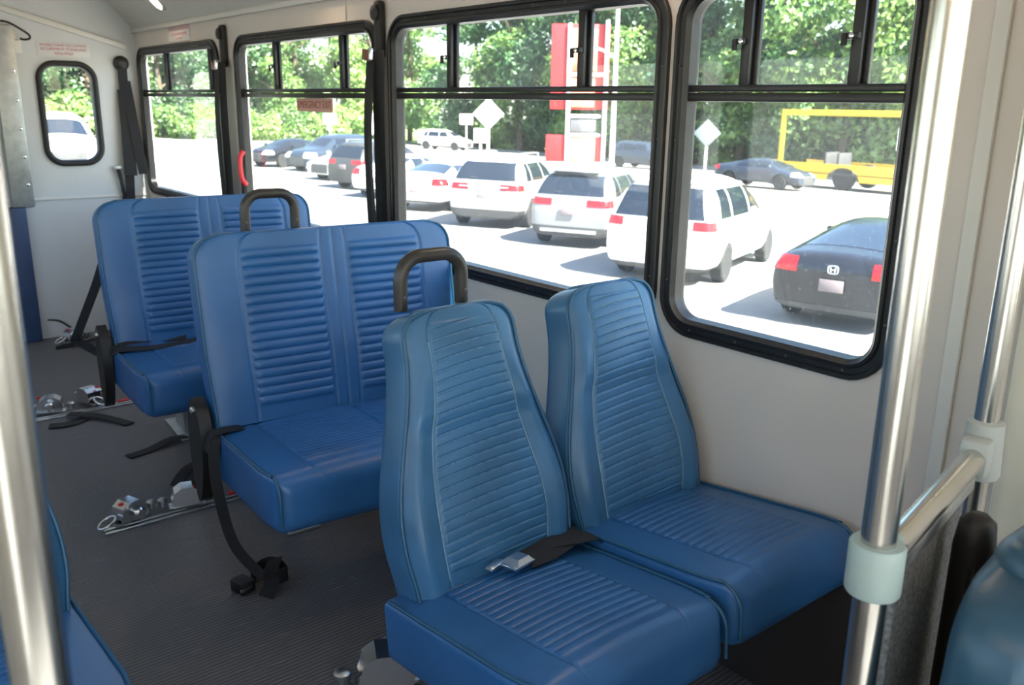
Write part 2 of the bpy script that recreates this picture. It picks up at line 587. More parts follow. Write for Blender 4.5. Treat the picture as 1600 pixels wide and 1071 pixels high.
win_labels = ['rearmost side window with vent panes and a hanging belt beside it',
              'emergency exit side window with a red exit decal and red release handle',
              'wide side window in front of the parked silver cars',
              'narrow side window nearest the right pole']
for wi, (y0, y1) in enumerate(WIN):
    root = empty('window_%d' % (wi + 1), (W, (y0 + y1) / 2, ZB))
    tag(root, 'black framed ' + win_labels[wi], None, None, 'structure')
    a0, a1 = -y1, -y0
    ring_frame(MR, a0, a1, ZB, ZT, CR, FRAME_PROF).build('window_frame', BLACKF, root, 40, True)
    gi = .046
    # horizontal bar
    mb = MB()
    for zz, hh, dd, bb in ((ZBAR + .010, .020, .030, .003), (ZBAR + .031, .016, .022, .003)):
        mb.box((W + .014, (y0 + y1) / 2, zz), (dd, y1 - y0 - 2 * gi + .006, hh), bb)
    mb.build('window_bar', BLACKF, root, 35, True)
    # lower pane
    lo = [(x, min(z, ZBAR + .005)) for x, z in rr_at(a0, a1, ZB, ZT, CR, gi) if True]
    low = [(x, z) for x, z in rr_at(a0, a1, ZB, ZT, CR, gi) if z < ZBAR]
    low = [q for q in low]
    pane('pane', root, MR, [(a0 + gi, ZBAR + .008)] + [q for q in low] + [(a1 - gi, ZBAR + .008)], .024, GLASS)
    # vents: mullions at fixed fractions
    fr = {0: (.36, .88), 1: (.315, .772), 2: (.275, .752), 3: (.315, .745)}[wi]
    ws = y1 - y0
    cuts = [y1 - ws * fr[0], y1 - ws * fr[1]]
    edges = [y1 - gi] + cuts + [y0 + gi]
    hi = rr_at(a0, a1, ZB, ZT, CR, gi)
    for k in range(3):
        ya, yb = edges[k], edges[k + 1]      # from rear to front
        aa, ab = -ya, -yb
        pts = [(min(max(x, aa), ab), z) for x, z in hi if z > ZBAR + .05]
        # clip polygon of the upper area
        poly = [(aa, ZBAR + .03)]
        top = sorted([(x, z) for x, z in hi if z > ZBAR + .05 and aa - 1e-6 <= x <= ab + 1e-6])
        def ztop(x):
            best = ZT - gi
            r = CR - gi
            for e, sgn in ((a0 + gi, 1), (a1 - gi, -1)):
                dx = (x - e) * sgn
                if dx < r:
                    best = min(best, ZT - gi - r + math.sqrt(max(0, r * r - (r - dx) ** 2)))
            return best
        n = 14
        up_pts = [(aa + (ab - aa) * (i / n), ztop(aa + (ab - aa) * i / n)) for i in range(n + 1)]
        poly = [(aa, ZBAR + .03)] + up_pts + [(ab, ZBAR + .03)]
        pane('vent_pane', root, MR, poly, .020 + .006 * (k == 1), GLASSV)
    for k, yc in enumerate(cuts):
        mb = MB()
        mb.box((W + .012, yc, (ZBAR + .04 + ZT - gi) / 2), (.020, .026, ZT - gi - ZBAR - .03), .003)
        mb.box((W + .024, yc - .016, (ZBAR + .04 + ZT - gi) / 2), (.012, .018, ZT - gi - ZBAR - .03), .002)
        mu = mb.build('mullion', BLACKF, root, 35, True)
        if not (wi == 0):
            lt = MB().box((W - .004, yc + (.012 if k == 0 else .004), 1.597), (.016, .030, .014), .003)
            lt.box((W - .010, yc + .022, 1.590), (.008, .012, .026), .002)
            o = lt.build('latch', PLASTIC, mu, 35, False)
            o['label'] = 'small black latch'
            sc = MB()
            sc.lathe([(.006, 0), (.006, .003), (.003, .004)], Matrix.Translation((W - .012, yc + .004, 1.597)) @ Matrix.Rotation(-PI / 2, 4, 'Y'), 10)
            sc.build('screw', CHROME, mu, 35, False)
    sc = MB()
    pts = []
    for q in range(int(ws / .14)):
        pts += [(a0 + CR + (ws - 2 * CR) * q / max(1, int(ws / .14) - 1), ZB + .020, .008)]
        pts += [(a0 + CR + (ws - 2 * CR) * q / max(1, int(ws / .14) - 1), ZT - .020, .008)]
    for q in range(4):
        pts += [(a0 + .020, ZB + .14 + q * .18, .008), (a1 - .020, ZB + .14 + q * .18, .008)]
    screws(sc, pts, MR)
    o = sc.build('frame_screws', SCREWM, root, 35, True)
    o['kind'] = 'stuff'
    if wi == 1:
        # exit decal on the lower pane and the red release handle
        dc = MB().box((W + .0225, (3.74 + 3.405) / 2, 1.433), (.002, .335, .056))
        de = dc.build('exit_decal', DECAL, root, 35, True)
        de['label'] = 'pale red decal reading EMERGENCY EXIT'
        M = Matrix(((0, 0, -1, W + .021), (-1, 0, 0, 3.572), (0, 1, 0, 1.433), (0, 0, 0, 1)))
        tm = text_mesh('EMERGENCY EXIT', .042, M @ Matrix.Scale(.93, 4, (1, 0, 0)))
        obj('lettering', tm, DECALR, de, False)
        rh = MB()
        rh.tube(smooth_path([(W - .016, 4.285, 1.205), (W - .036, 4.283, 1.17), (W - .036, 4.278, 1.08), (W - .016, 4.274, 1.04)], 6), .013, 10, sx=.7)
        h = rh.build('release_handle', RED, root, 40, True)
        h['label'] = 'red emergency release handle'
# rear window
root = empty('window_5', ((RW[0] + RW[1]) / 2, L, RW[2]))
tag(root, 'small rounded rear window in a black rubber seal', None, None, 'structure')
ring_frame(MRR, RW[0], RW[1], RW[2], RW[3], .11, [(0, 0), (.003, .018), (.012, .024), (.024, .024), (.032, .016), (.036, .004), (.038, -.03), (.03, -.034)]).build('window_seal', RUBBER, root, 50, True)
pane('pane', root, MRR, rr_at(RW[0], RW[1], RW[2], RW[3], .11, .03), .02, GLASS)
# windows on the other side and the front (behind the camera)
for i, (a, b) in enumerate(left_wins):
    root = empty('window_%d' % (6 + i), (XL, (a + b) / 2, ZB))
    tag(root, ('glazed entrance door beside the driver' if i == 0 else 'black framed window number %d of the side opposite the seats' % i), None, None, 'structure')
    zb = .35 if i == 0 else ZB
    ring_frame(ML, a, b, zb, ZT, CR, FRAME_PROF).build('window_frame', BLACKF, root, 40, True)
    pane('pane', root, ML, rr_at(a, b, zb, ZT, CR, .044), .022, GLASSV)
root = empty('window_10', ((W + XL) / 2, YF, .75))
tag(root, 'wide windscreen at the front of the bus', None, None, 'structure')
ring_frame(MF, -W + .08, -XL - .08, .73, 1.87, .11, FRAME_PROF).build('window_frame', BLACKF, root, 40, True)
pane('pane', root, MF, rr_at(-W + .08, -XL - .08, .73, 1.87, .11, .044), .022, GLASSV)
root = empty('window_11', (W, -1.05, .95))
tag(root, 'driver side window ahead of the right pole', None, None, 'structure')
ring_frame(MR, 1.2 - .92, 1.2 + .62, .93, 1.77, .09, FRAME_PROF).build('window_frame', BLACKF, root, 40, True)
pane('pane', root, MR, rr_at(1.2 - .92, 1.2 + .62, .93, 1.77, .09, .044), .022, GLASSV)

# ---------------------------------------------------------------- seats
def pad(hwf, length, th, disp, s_extra=(), v_list=None, r_front=.010, r_back=.03, cap_r=.028, r_start=.012, back_round=0.):
    """Upholstered pad. local: x lateral, y front is -y, z along the length. hwf(v) half width, disp(s,v) forward bulge."""
    ss = set()
    N = 46
    for i in range(N + 1):
        ss.add(round(-1 + 2 * i / N, 5))
    for e in s_extra:
        for dlt in (-.030, -.016, -.008, 0, .008, .016, .030):
            if -1 < e + dlt < 1:
                ss.add(round(e + dlt, 5))
    ss = sorted(ss)
    rings = []

    def ring(v, z, inset, bulge_k):
        hw = hwf(v) - inset
        t = th / 2 - inset
        tb = t
        if back_round and v > v_list[-1] - back_round:
            tb = t - back_round + math.sqrt(max(0, back_round ** 2 - (v - v_list[-1] + back_round) ** 2))
        pts = []
        rf, rb = r_front, min(r_back, t * .9)
        for k in range(4):
            a = PI / 2 * k / 4
            pts.append((-hw + rf - rf * math.cos(a) if True else 0, -t + rf - rf * math.sin(a), z))
        for sx in ss:
            x = sx * (hw - rf)
            pts.append((x, -t - disp(sx, v) * bulge_k, z))
        for k in range(1, 5):
            a = PI / 2 * k / 4
            pts.append((hw - rf + rf * math.sin(a), -t + rf - rf * math.cos(a), z))
        for k in range(5):
            a = PI / 2 * k / 4
            pts.append((hw - rb + rb * math.cos(a), tb - rb + rb * math.sin(a), z))
        for k in range(1, 8):
            pts.append((hw - rb - 2 * (hw - rb) * k / 8, tb, z))
        for k in range(5):
            a = PI / 2 * k / 4
            pts.append((-hw + rb - rb * math.sin(a), tb - rb + rb * math.cos(a), z))
        return pts

    rings.append(ring(v_list[0], 0 + r_start * .0, r_start, .4))
    rings.append(ring(v_list[0], r_start * .3, r_start * .3, .8))
    for v in v_list:
        rings.append(ring(v, v, 0, 1))
    vl = v_list[-1]
    for k in range(1, 7):
        a = PI / 2 * k / 6
        rings.append(ring(vl, vl + cap_r * math.sin(a), cap_r * (1 - math.cos(a)) * .98, 1 - k / 6))
    n = len(rings[0])
    vs = [p for r in rings for p in r]
    fs = []
    for i in range(len(rings) - 1):
        for k in range(n):
            l = (k + 1) % n
            fs.append((i * n + k, i * n + l, i * n + n + l, i * n + n + k))
    fs.append(tuple(reversed(range(n))))
    fs.append(tuple((len(rings) - 1) * n + k for k in range(n)))
    return MB().add(vs, fs)


def sstep(a, b, x):
    t = max(0, min(1, (x - a) / (b - a)))
    return t * t * (3 - 2 * t)


def rib_vs(v0, v1, n, per=7):
    out = []
    p = (v1 - v0) / n
    for i in range(n):
        for f in (0, .06, .14, .32, .5, .68, .86, .94):
            out.append(v0 + (i + f) * p)
    out.append(v1)
    return out


def xform_mb(mb, M):
    mb.v = [tuple(M @ Vector(p)) for p in mb.v]
    return mb


def edge_path(hwf, v0, v1, cap_r, th, dfront, n=60, inset=.004):
    """front perimeter of a pad: up the left side, over the top, down the right"""
    pts = []
    for i in range(n + 1):
        v = v0 + (v1 - v0) * i / n
        pts.append((-hwf(v) + inset, -th / 2 - dfront, v))
    hw = hwf(v1)
    for i in range(1, 8):
        pts.append((-hw + 2 * hw * i / 8 + inset * (1 - 2 * i / 8), -th / 2 - dfront + cap_r * .25, v1 + cap_r * .45))
    for i in range(n + 1):
        v = v1 - (v1 - v0) * i / n
        pts.append((hwf(v) - inset, -th / 2 - dfront, v))
    return pts


# ---- flat double bench (the two rear ones)
BW, BH, BT = .435, .585, .085
TOPB = BH - .008
SEAMS = (-.72, -.10, 0., .10, .74)


def bench_hw(v):
    R = .075
    top = TOPB
    w = BW - .010 * sstep(.25, .0, v)
    if v > top - R:
        w -= R - math.sqrt(max(0, R * R - (v - (top - R)) ** 2))
    return w


def bench_disp(s, v):
    d = .010 * (1 - s * s) + .004
    d += .010 * math.exp(-((v - .18) / .12) ** 2) * (1 - s ** 4)
    m = 0
    for a, b in ((-.70, -.115), (.115, .72)):
        m = max(m, sstep(a, a + .02, s) * sstep(b, b - .02, s))
    m *= sstep(.045, .055, v) * sstep(BH - .05, BH - .06, v)
    if m > 0:
        p = (BH - .055 - .05) / 17
        f = ((v - .05) / p) % 1
        d += m * .0058 * (1 - abs(2 * f - 1) ** 3)
    for e in SEAMS:
        d -= .0035 * math.exp(-((s - e) / .010) ** 2)
    d *= sstep(1.0, .93, abs(s)) * .6 + .4
    return d


def cushion_pad(hw, D, T, nr, seams, rib0, rib1, ribh=.0035, cr=.045):
    """seat cushion: x lateral, y from 0 (back) to -D (front), top up; returns MB"""
    def hwf(v):
        return hw - .012 * sstep(D - .12, D, v)

    def disp(s, v):
        d = .014 * (1 - s * s) * sstep(0, .08, v)
        m = sstep(seams[0], seams[0] + .02, s) * sstep(seams[-1], seams[-1] - .02, s)
        for e in seams[1:-1]:
            m *= 1 - math.exp(-((s - e) / .03) ** 2)
        m *= sstep(rib0 - .003, rib0 + .003, v) * sstep(rib1 + .003, rib1 - .003, v)
        if m > 0:
            f = ((v - rib0) / ((rib1 - rib0) / nr)) % 1
            d += m * ribh * (1 - abs(2 * f - 1) ** 3)
        for e in seams:
            d -= .003 * math.exp(-((s - e) / .012) ** 2)
        return d * (.3 + .7 * sstep(1, .9, abs(s)))
    vl = [.0, .02] + rib_vs(rib0, rib1, nr) + [rib1 + (D - cr - rib1) * k / 4 for k in range(1, 5)]
    mb = pad(hwf, D, T, disp, seams, vl, .014, .03, cr, .02)
    # pad z -> -y ; pad -y -> +z
    M = Matrix(((1, 0, 0, 0), (0, 0, -1, 0), (0, -1, 0, -T / 2), (0, 0, 0, 1)))
    return xform_mb(mb, M), hwf


def cushion_piping(hwf, D, T, inset=.006):
    pts = []
    for i in range(20):
        v = .01 + (D - .05) * i / 19
        pts.append((-hwf(v) + inset, -v, .001 - .0))
    for i in range(7):
        a = PI / 2 * i / 6
        pts.append((-hwf(D) + inset, -(D - .05) - .05 * math.sin(a), -.05 + .05 * math.cos(a)))
    pts.append((-hwf(D) + inset, -D + .004, -T + .03))
    return pts


vl = sorted([0, .02, .04] + rib_vs(.05, BH - .055, 17) + [TOPB - .075 + .075 * math.sin(PI / 2 * k / 16) for k in range(5, 17)])


def make_bench():
    """double folding bench; origin on the floor below the hinge, front -y"""
    root = empty('double_bench_seat')
    tilt = math.radians(-10)
    Mb = Matrix.Translation((0, 0, .492)) @ Matrix.Rotation(tilt, 4, 'X') @ Matrix.Translation((0, BT / 2, 0))
    mb = pad(bench_hw, BH, BT, bench_disp, SEAMS, vl, .010, .022, .007, .012, .03)
    b = xform_mb(mb, Mb).build('backrest', VINYL, root, 60)
    pp = edge_path(bench_hw, .0, TOPB, .004, BT, .001)
    xform_mb(MB().tube(pp, .0045, 8), Mb).build('piping', PIPING, b, 60)
    # cushion
    D, T = .55, .16
    mb, hwf = cushion_pad(BW, D, T, 18, (-.74, 0, .74), .06, .46, .003)
    Mc_ = Matrix.Translation((0, .04, .485)) @ Matrix.Rotation(math.radians(-3), 4, 'X')
    c = xform_mb(mb, Mc_).build('cushion', VINYL, root, 60)
    xform_mb(MB().tube(cushion_piping(hwf, D, T), .0045, 8), Mc_).build('piping', PIPING, c, 60)
    xform_mb(MB().tube([(-x, y, z) for x, y, z in cushion_piping(hwf, D, T)], .0045, 8), Mc_).build('piping', PIPING, c, 60)
    # frame under the cushion
    f = MB()
    f.box((0, -.14, .325), (.78, .28, .03), .006)
    f.box((0, .05, .40), (.84, .05, .06), .01)
    f.box((-.115, .20, .325), (.06, .34, .03), .006)
    f.build('seat_frame', PLASTIC, root, 40)
    # aisle leg
    lg = MB()
    poly = [(-.16, .33), (.14, .33), (.05, .10), (.06, 0), (-.10, 0), (-.09, .10)]
    Ml = Matrix(((0, 0, 1, -.14), (1, 0, 0, .32), (0, 1, 0, 0), (0, 0, 0, 1)))
    lg.prism(poly, .05, Ml)
    lg.box((-.115, .30, .006), (.12, .30, .012), .003)
    lg.build('leg', GALV, root, 35)
    # wall bracket
    wb_ = MB().box((.43, -.10, .34), (.06, .36, .06), .01)
    wb_.build('wall_bracket', GALV, root, 35)
    # hinge covers, pod shaped
    for sx in (-1, 1):
        h = MB()
        prof = smooth_path([(0, .20, 0), (-.06, .16, 0), (-.08, .06, 0), (-.06, -.05, 0), (0, -.14, 0), (.05, -.05, 0), (.065, .06, 0), (.045, .16, 0), (0, .20, 0)], 5)
        poly = [(q.x, q.y) for q in prof[:-1]]
        Mh = Matrix(((0, 0, 1, (-BW - .040) if sx < 0 else (BW + .002)), (1, 0, 0, .075), (0, 1, 0, .38), (0, 0, 0, 1)))
        h.prism(poly, .036 if sx < 0 else .024, Mh)
        hh = h.build('hinge_cover', PLASTIC, root, 40)
        sc = MB().lathe([(.012, 0), (.012, .006), (.006, .010)], Matrix.Translation(((-BW - .040) if sx < 0 else (BW + .026), .06, .545)) @ Matrix.Rotation(-sx * -PI / 2, 4, 'Y'), 12)
        sc.build('bolt', CHROME, hh, 40)
    return root


def grab_handle(root, xc, yc, z0, hw=.080, h=.115, r=.0155, lean=0.):
    pts = [(xc - hw, yc, z0)]
    R = .05
    pts += [(xc - hw, yc + lean * (h - R) * .3, z0 + (h - R) * .6), (xc - hw, yc + lean * (h - R), z0 + h - R)]
    for k in range(1, 7):
        a = PI / 2 * k / 6
        pts.append((xc - hw + R - R * math.cos(a), yc + lean * (h - R + R * math.sin(a)), z0 + h - R + R * math.sin(a)))
    for k in range(0, 7):
        a = PI / 2 * k / 6
        pts.append((xc + hw - R + R * math.sin(a), yc + lean * (h - R + R * math.cos(a)), z0 + h - R + R * math.cos(a)))
    pts.append((xc + hw, yc, z0))
    g = MB().tube(pts, r, 16).build('grab_handle', FOAMH, root, 60)
    g['label'] = 'dark grey tubular grab handle'
    for sx in (-1, 1):
        MB().lathe([(.0045, 0), (.0045, .002), (.002, .003)], Matrix.Translation((xc + sx * hw, yc - r, z0 + .030)) @ Matrix.Rotation(PI / 2, 4, 'X'), 10).build('screw', SCREWM, g, 40)
    return g


bench2 = make_bench()      # middle bench
bench1 = copy_tree(bench2)  # rear bench
bench2.location = (1.292, 2.44, 0)
bench2.rotation_euler = (0, 0, math.radians(-4.5))
bench1.location = (1.300, 3.53, 0)
bench1.rotation_euler = (0, 0, math.radians(-4.5))
tag(bench2, 'blue ribbed vinyl double bench seat with a grab handle, between the two other right-hand seats', 'bus seat', 'double bench seats')
tag(bench1, 'blue ribbed vinyl double bench seat furthest back by the rear panel', 'bus seat', 'double bench seats')
for o in (bench2, bench1):
    o.name = 'double_bench_seat'
grab_handle(bench2, -.165, .17, 1.055)


# ---- contoured twin seat (front)
CW, CH, CTH = .222, .590, .10
TOPC = CH - .008


def buck_hw(v):
    w = .222 - .012 * sstep(.12, .0, v) - .072 * sstep(.14, .50, v) - .004 * sstep(.4, .6, v)
    R, top = .055, TOPC
    if v > top - R:
        w -= R - math.sqrt(max(0, R * R - (v - (top - R)) ** 2))
    return w


BSE = (-.66, .66)


def buck_disp(s, v):
    # lumbar bulge, hollow under the head pad, head pad proud
    d = .016 * math.exp(-((v - .13) / .11) ** 2) + .010 * sstep(.325, .38, v) * sstep(CH, CH - .14, v)
    d += .012 * (1 - s * s)
    # side bolsters
    d += .012 * sstep(.66, .85, abs(s)) * sstep(1, .9, abs(s)) * sstep(.5, .3, v)
    m = sstep(-.65, -.62, s) * sstep(.65, .62, s) * sstep(.045, .05, v) * sstep(CH - .030, CH - .036, v)
    vv = v - .010 * (1 - s * s) - .012 * s
    if m > 0:
        f = ((vv - .02) / .0218) % 1
        d += m * .0030 * (1 - abs(2 * f - 1) ** 6)
    for e in BSE:
        d -= .0026 * math.exp(-((s - e) / .016) ** 2)
    return d * (.35 + .65 * sstep(1, .9, abs(s)))


def make_twin():
    root = empty('twin_contoured_seat')
    n = 330
    vb = sorted([CH * i / n for i in range(n + 1) if CH * i / n < TOPC - .002] + [TOPC - .055 + .055 * math.sin(PI / 2 * k / 16) for k in range(5, 17)])
    D, T = .50, .14
    for k, xc in enumerate((-.228, .228)):
        lift = .022 * k
        chw, cxc = (.240, -.242) if k == 0 else (.226, .230)
        Mb = Matrix.Translation((xc, 0, .47)) @ Matrix.Rotation(math.radians(-16), 4, 'X') @ Matrix.Translation((0, CTH / 2, 0))
        b = xform_mb(pad(buck_hw, CH, CTH, buck_disp, BSE, vb, .010, .025, .007, .012, .035), Mb).build('backrest', VINYL_OLD, root, 60)
        xform_mb(MB().tube(edge_path(buck_hw, 0, TOPC, .004, CTH, .002), .0045, 8), Mb).build('piping', PIPING, b, 60)
        for sgn in (-1, 1):
            pts = []
            for i in range(46):
                v = .03 + (CH - .10) * i / 45
                x = sgn * .66 * (buck_hw(v) - .010)
                pts.append((x, -CTH / 2 - buck_disp(.66, v) - .0005, v))
            xform_mb(MB().tube(pts, .0016, 6), Mb).build('seam_thread', THREAD, b, 60)
        th_ = MB()
        for q in range(2, 28):
            vq = .02 + .0218 * q
            pts = []
            for i in range(25):
                sx = -.63 + 1.26 * i / 24
                v = vq + .010 * (1 - sx * sx) + .012 * sx
                pts.append((sx * (buck_hw(v) - .010), -CTH / 2 - buck_disp(sx, v) - .0003, v))
            if pts[0][2] > .05 and pts[-1][2] < CH - .036:
                th_.tube(pts, .0009, 5)
        o = xform_mb(th_, Mb).build('rib_stitching', THREAD, b, 60)
        o['kind'] = 'stuff'
        mb, hwf = cushion_pad(chw, D, T, 16, (-.62, .62), .05, .43, .0028)
        Mc_ = Matrix.Translation((cxc, .06, .466 + lift)) @ Matrix.Rotation(math.radians(-7), 4, 'X')
        c = xform_mb(mb, Mc_).build('cushion', VINYL, root, 60)
        for sgn in (-1, 1):
            pth = [(-sgn * x, y, z) for x, y, z in cushion_piping(hwf, D, T, .006)]
            xform_mb(MB().tube(pth, .004, 8), Mc_).build('piping', PIPING, c, 60)
    f = MB()
    f.box((0, -.14, .315), (.80, .30, .03), .006)
    f.box((0, .06, .38), (.86, .05, .08), .01)
    f.build('seat_frame', PLASTIC, root, 40)
    lg = MB()
    Ml = Matrix(((0, 0, 1, -.16), (1, 0, 0, 0), (0, 1, 0, 0), (0, 0, 0, 1)))
    lg.prism([(-.26, .31), (.10, .31), (.02, .10), (.06, 0), (-.22, 0), (-.16, .10)], .06, Ml)
    lg.build('leg', PLASTIC, root, 35)
    MB().box((.44, -.12, .33), (.06, .36, .06), .01).build('wall_bracket', GALV, root, 35)
    return root


twin = make_twin()
twinL = copy_tree(twin)
twin.name = 'twin_contoured_seat'
twin.location = (1.282, 1.33, 0)
tag(twin, 'blue vinyl twin seat with two contoured backs, nearest beside the narrow window', 'bus seat', 'contoured twin seats')
twinL.name = 'twin_contoured_seat'
twinL.location = (-.155, 1.69, 0)
tag(twinL, 'blue vinyl twin seat mostly hidden behind the left pole', 'bus seat', 'contoured twin seats')
gh = grab_handle(twin, -.228, .255, 1.015)


def buckle(root_mb, M, w=.05, l=.055, h=.016):
    """lift-latch lap belt buckle: base plate with bevelled lid"""
    root_mb.box((0, 0, 0), (.001, .001, .001))
    return root_mb


def belt_buckle(name, parent, M):
    mb = MB().box((0, 0, .004), (.062, .046, .007), .002, None)
    mb = xform_mb(mb, M)
    o = mb.build(name, CHROME, parent, 35)
    o['label'] = 'chrome lap belt buckle'
    lid = MB()
    vs = [(-.024, -.024, .007), (.026, -.024, .007), (.026, .024, .007), (-.024, .024, .007), (-.014, -.016, .018), (.018, -.016, .018), (.018, .016, .018), (-.014, .016, .018)]
    lid.add(vs, [(0, 1, 5, 4), (1, 2, 6, 5), (2, 3, 7, 6), (3, 0, 4, 7), (4, 5, 6, 7), (3, 2, 1, 0)])
    xform_mb(lid, M).build('buckle_lid', CHROME, o, 20)
    return o


# lap belts of the near twin seat, coming out of the gap between the cushions (local to the seat)
sb = MB().strap(smooth_path([(.02, .02, .47), (-.01, -.02, .505), (-.06, -.035, .512), (-.13, -.05, .510), (-.20, -.055, .512)], 6), [(0, 1, .15)] * 25, .046)
o = sb.build('lap_belt', WEB, twin, 40)
sb = MB().strap(smooth_path([(.03, -.05, .45), (.0, -.055, .507), (-.05, -.045, .515), (-.12, -.02, .514), (-.20, .0, .508), (-.27, .006, .503)], 6), [(0, 1, .1)] * 31, .040)
sb.build('lap_belt', WEB, twin, 40)
belt_buckle('buckle', twin, Matrix.Translation((-.222, -.052, .513)) @ Matrix.Rotation(.15, 4, 'Z') @ Matrix.Rotation(-.1, 4, 'X'))
tn = MB().box((-.265, -.028, .515), (.05, .020, .008), .003, Matrix.Rotation(.35, 4, 'Z'))
tn.build('belt_tongue', CHROME, twin, 35)

# lap belts of the rear bench
sb = MB().strap(smooth_path([(-.44, -.02, .49), (-.40, -.06, .505), (-.30, -.10, .507), (-.20, -.09, .508), (-.12, -.07, .508)], 6), (0, 1, .1), .045)
sb.build('lap_belt', WEB, bench1, 40)
sb = MB().strap(smooth_path([(-.45, .0, .50), (-.38, .0, .520), (-.26, .01, .515), (-.16, -.02, .512)], 6), (0, 1, .5), .040)
sb.build('lap_belt', WEB, bench1, 40)
belt_buckle('buckle', bench1, Matrix.Translation((-.09, -.03, .508)) @ Matrix.Rotation(.2, 4, 'Z'))
MB().box((-.20, -.125, .507), (.05, .022, .005), .001, Matrix.Rotation(.3, 4, 'Z')).build('belt_tongue', CHROME, bench1, 35)
# loop of webbing hanging behind the rear bench
sb = MB().strap(smooth_path([(-.40, .13, .86), (-.45, .15, .72), (-.53, .20, .52), (-.535, .21, .50), (-.50, .20, .47), (-.42, .17, .41)], 6), (1, -.3, .3), .034)
sb.build('hanging_strap', WEB, bench1, 40)

# belt of the middle bench that hangs over the aisle side to the floor
bl = [(-.40, -.03, .50), (-.445, -.06, .485), (-.460, -.07, .41), (-.452, -.085, .28), (-.425, -.10, .15), (-.37, -.13, .06), (-.345, -.15, .045)]
sb = MB().strap(smooth_path(bl, 7), [(.94, -.35, 0)] * 43, .032)
sb.build('lap_belt', WEB, bench2, 40)
sb = MB().strap(smooth_path([(-.36, -.03, .497), (-.42, -.04, .502), (-.455, -.035, .49), (-.468, -.03, .44)], 6), (0, 1, 0), .045)
sb.build('lap_belt', WEB, bench2, 40)

# ---------------------------------------------------------------- poles, rail, modesty panel, driver seat
def cyl(p0, p1, r, n=24):
    return MB().tube([p0, p1], r, n)


PR = .0187
root = empty('grab_pole', (.857, .419, 0))
tag(root, 'stainless steel pole with pale green clamp right of the near seat', 'grab pole')
cyl((0, 0, 0), (0, 0, CZ), PR).build('pole', STEEL, root, 60)
cl_ = MB()
cl_.lathe([(PR + .001, 0), (PR + .009, 0), (PR + .011, .003), (PR + .011, .057), (PR + .009, .060), (PR + .001, .060)], Matrix.Translation((0, 0, .935)), 28)
rail_dir = Vector((1.305 - .857, .503 - .419, 0)).normalized()
cl_.box((rail_dir.x * .036, rail_dir.y * .036, .965), (.036, .030, .052), .008, Matrix.Rotation(math.atan2(rail_dir.y, rail_dir.x), 4, 'Z'))
o = cl_.build('clamp', CLAMP, root, 40)
o['label'] = 'pale green plastic pole clamp'
for dz in (-.016, .016):
    MB().lathe([(.0045, 0), (.0045, .002)], Matrix.Translation((.036, -.012, .965 + dz)) @ Matrix.Rotation(PI / 2, 4, 'X'), 10).build('screw', PLASTIC, o, 40)
root2 = empty('wall_pole', (1.305, .503, 0))
tag(root2, 'dark steel pole with grey clamp at the wall end of the rail', 'grab pole')
cyl((0, 0, 0), (0, 0, CT + .1), PR * .92).build('pole', STEEL, root2, 60)
cl_ = MB()
cl_.lathe([(PR, 0), (PR + .009, 0), (PR + .011, .006), (PR + .007, .085), (PR, .088)], Matrix.Translation((0, 0, .925)), 28)
cl_.box((-.030, -.005, .965), (.045, .042, .058), .010, Matrix.Rotation(math.atan2(rail_dir.y, rail_dir.x), 4, 'Z'))
o = cl_.build('clamp', CLAMPG, root2, 40)
bi = MB().box((1.385, .545, .45), (.12, .02, .90), .004)  # black sheet added to darken the gap beside the wall pole
tag(bi.build('trim_9', PLASTIC), 'added black sheet for the dark gap between the wall pole and the cab pillar', None, None, 'structure')
root3 = empty('modesty_panel', (1.06, .46, 0))
tag(root3, 'speckled grey panel hung below a steel rail between the poles', 'panel')
a, b = Vector((.857, .419, .965)) + rail_dir * .054, Vector((1.305, .503, .965)) - rail_dir * .050
MB().tube([a, b], PR * .9, 24).build('rail', STEEL, root3, 60, True)
mp = MB()
an = math.atan2(rail_dir.y, rail_dir.x)
mp.box((a + b) / 2 + Vector((0, 0, -.51)) - rail_dir * .012, ((b - a).length - .07, .014, .94), .004, Matrix.Rotation(an, 4, 'Z'))
mp.build('panel_board', CARPET, root3, 40, True)
mp = MB().box((a + b) / 2 + Vector((0, 0, -.030)), ((b - a).length - .02, .020, .022), .003, Matrix.Rotation(an, 4, 'Z'))
mp.build('panel_edge', ALU, root3, 40, True)

# left foreground pole
root4 = empty('grab_pole', (.068, .530, 0))
tag(root4, 'blurred stainless steel pole in the left foreground', 'grab pole')
root4.name = 'grab_pole'
cyl((0, 0, 0), (0, 0, CZ), .0165).build('pole', STEEL, root4, 60)
MB().lathe([(.036, 0), (.036, .006), (.022, .012), (.018, .03)], None, 24).build('floor_flange', STEEL, root4, 40)

# driver's seat, seen from behind and to the side
DRV = mat('dark teal vinyl', (.020, .065, .110), .36, var=.15, vscale=6, bump=.12, bscale=350)
DS = empty('driver_seat', (1.025, .225, 0))
tag(DS, 'dark blue driver seat with pale piping in the lower right corner', 'driver seat')


def drv_hw(v):
    w = .27 - .10 * sstep(.30, .60, v)
    R, top = .09, .67
    if v > top - R:
        w -= R - math.sqrt(max(0, R * R - (v - (top - R)) ** 2))
    return w


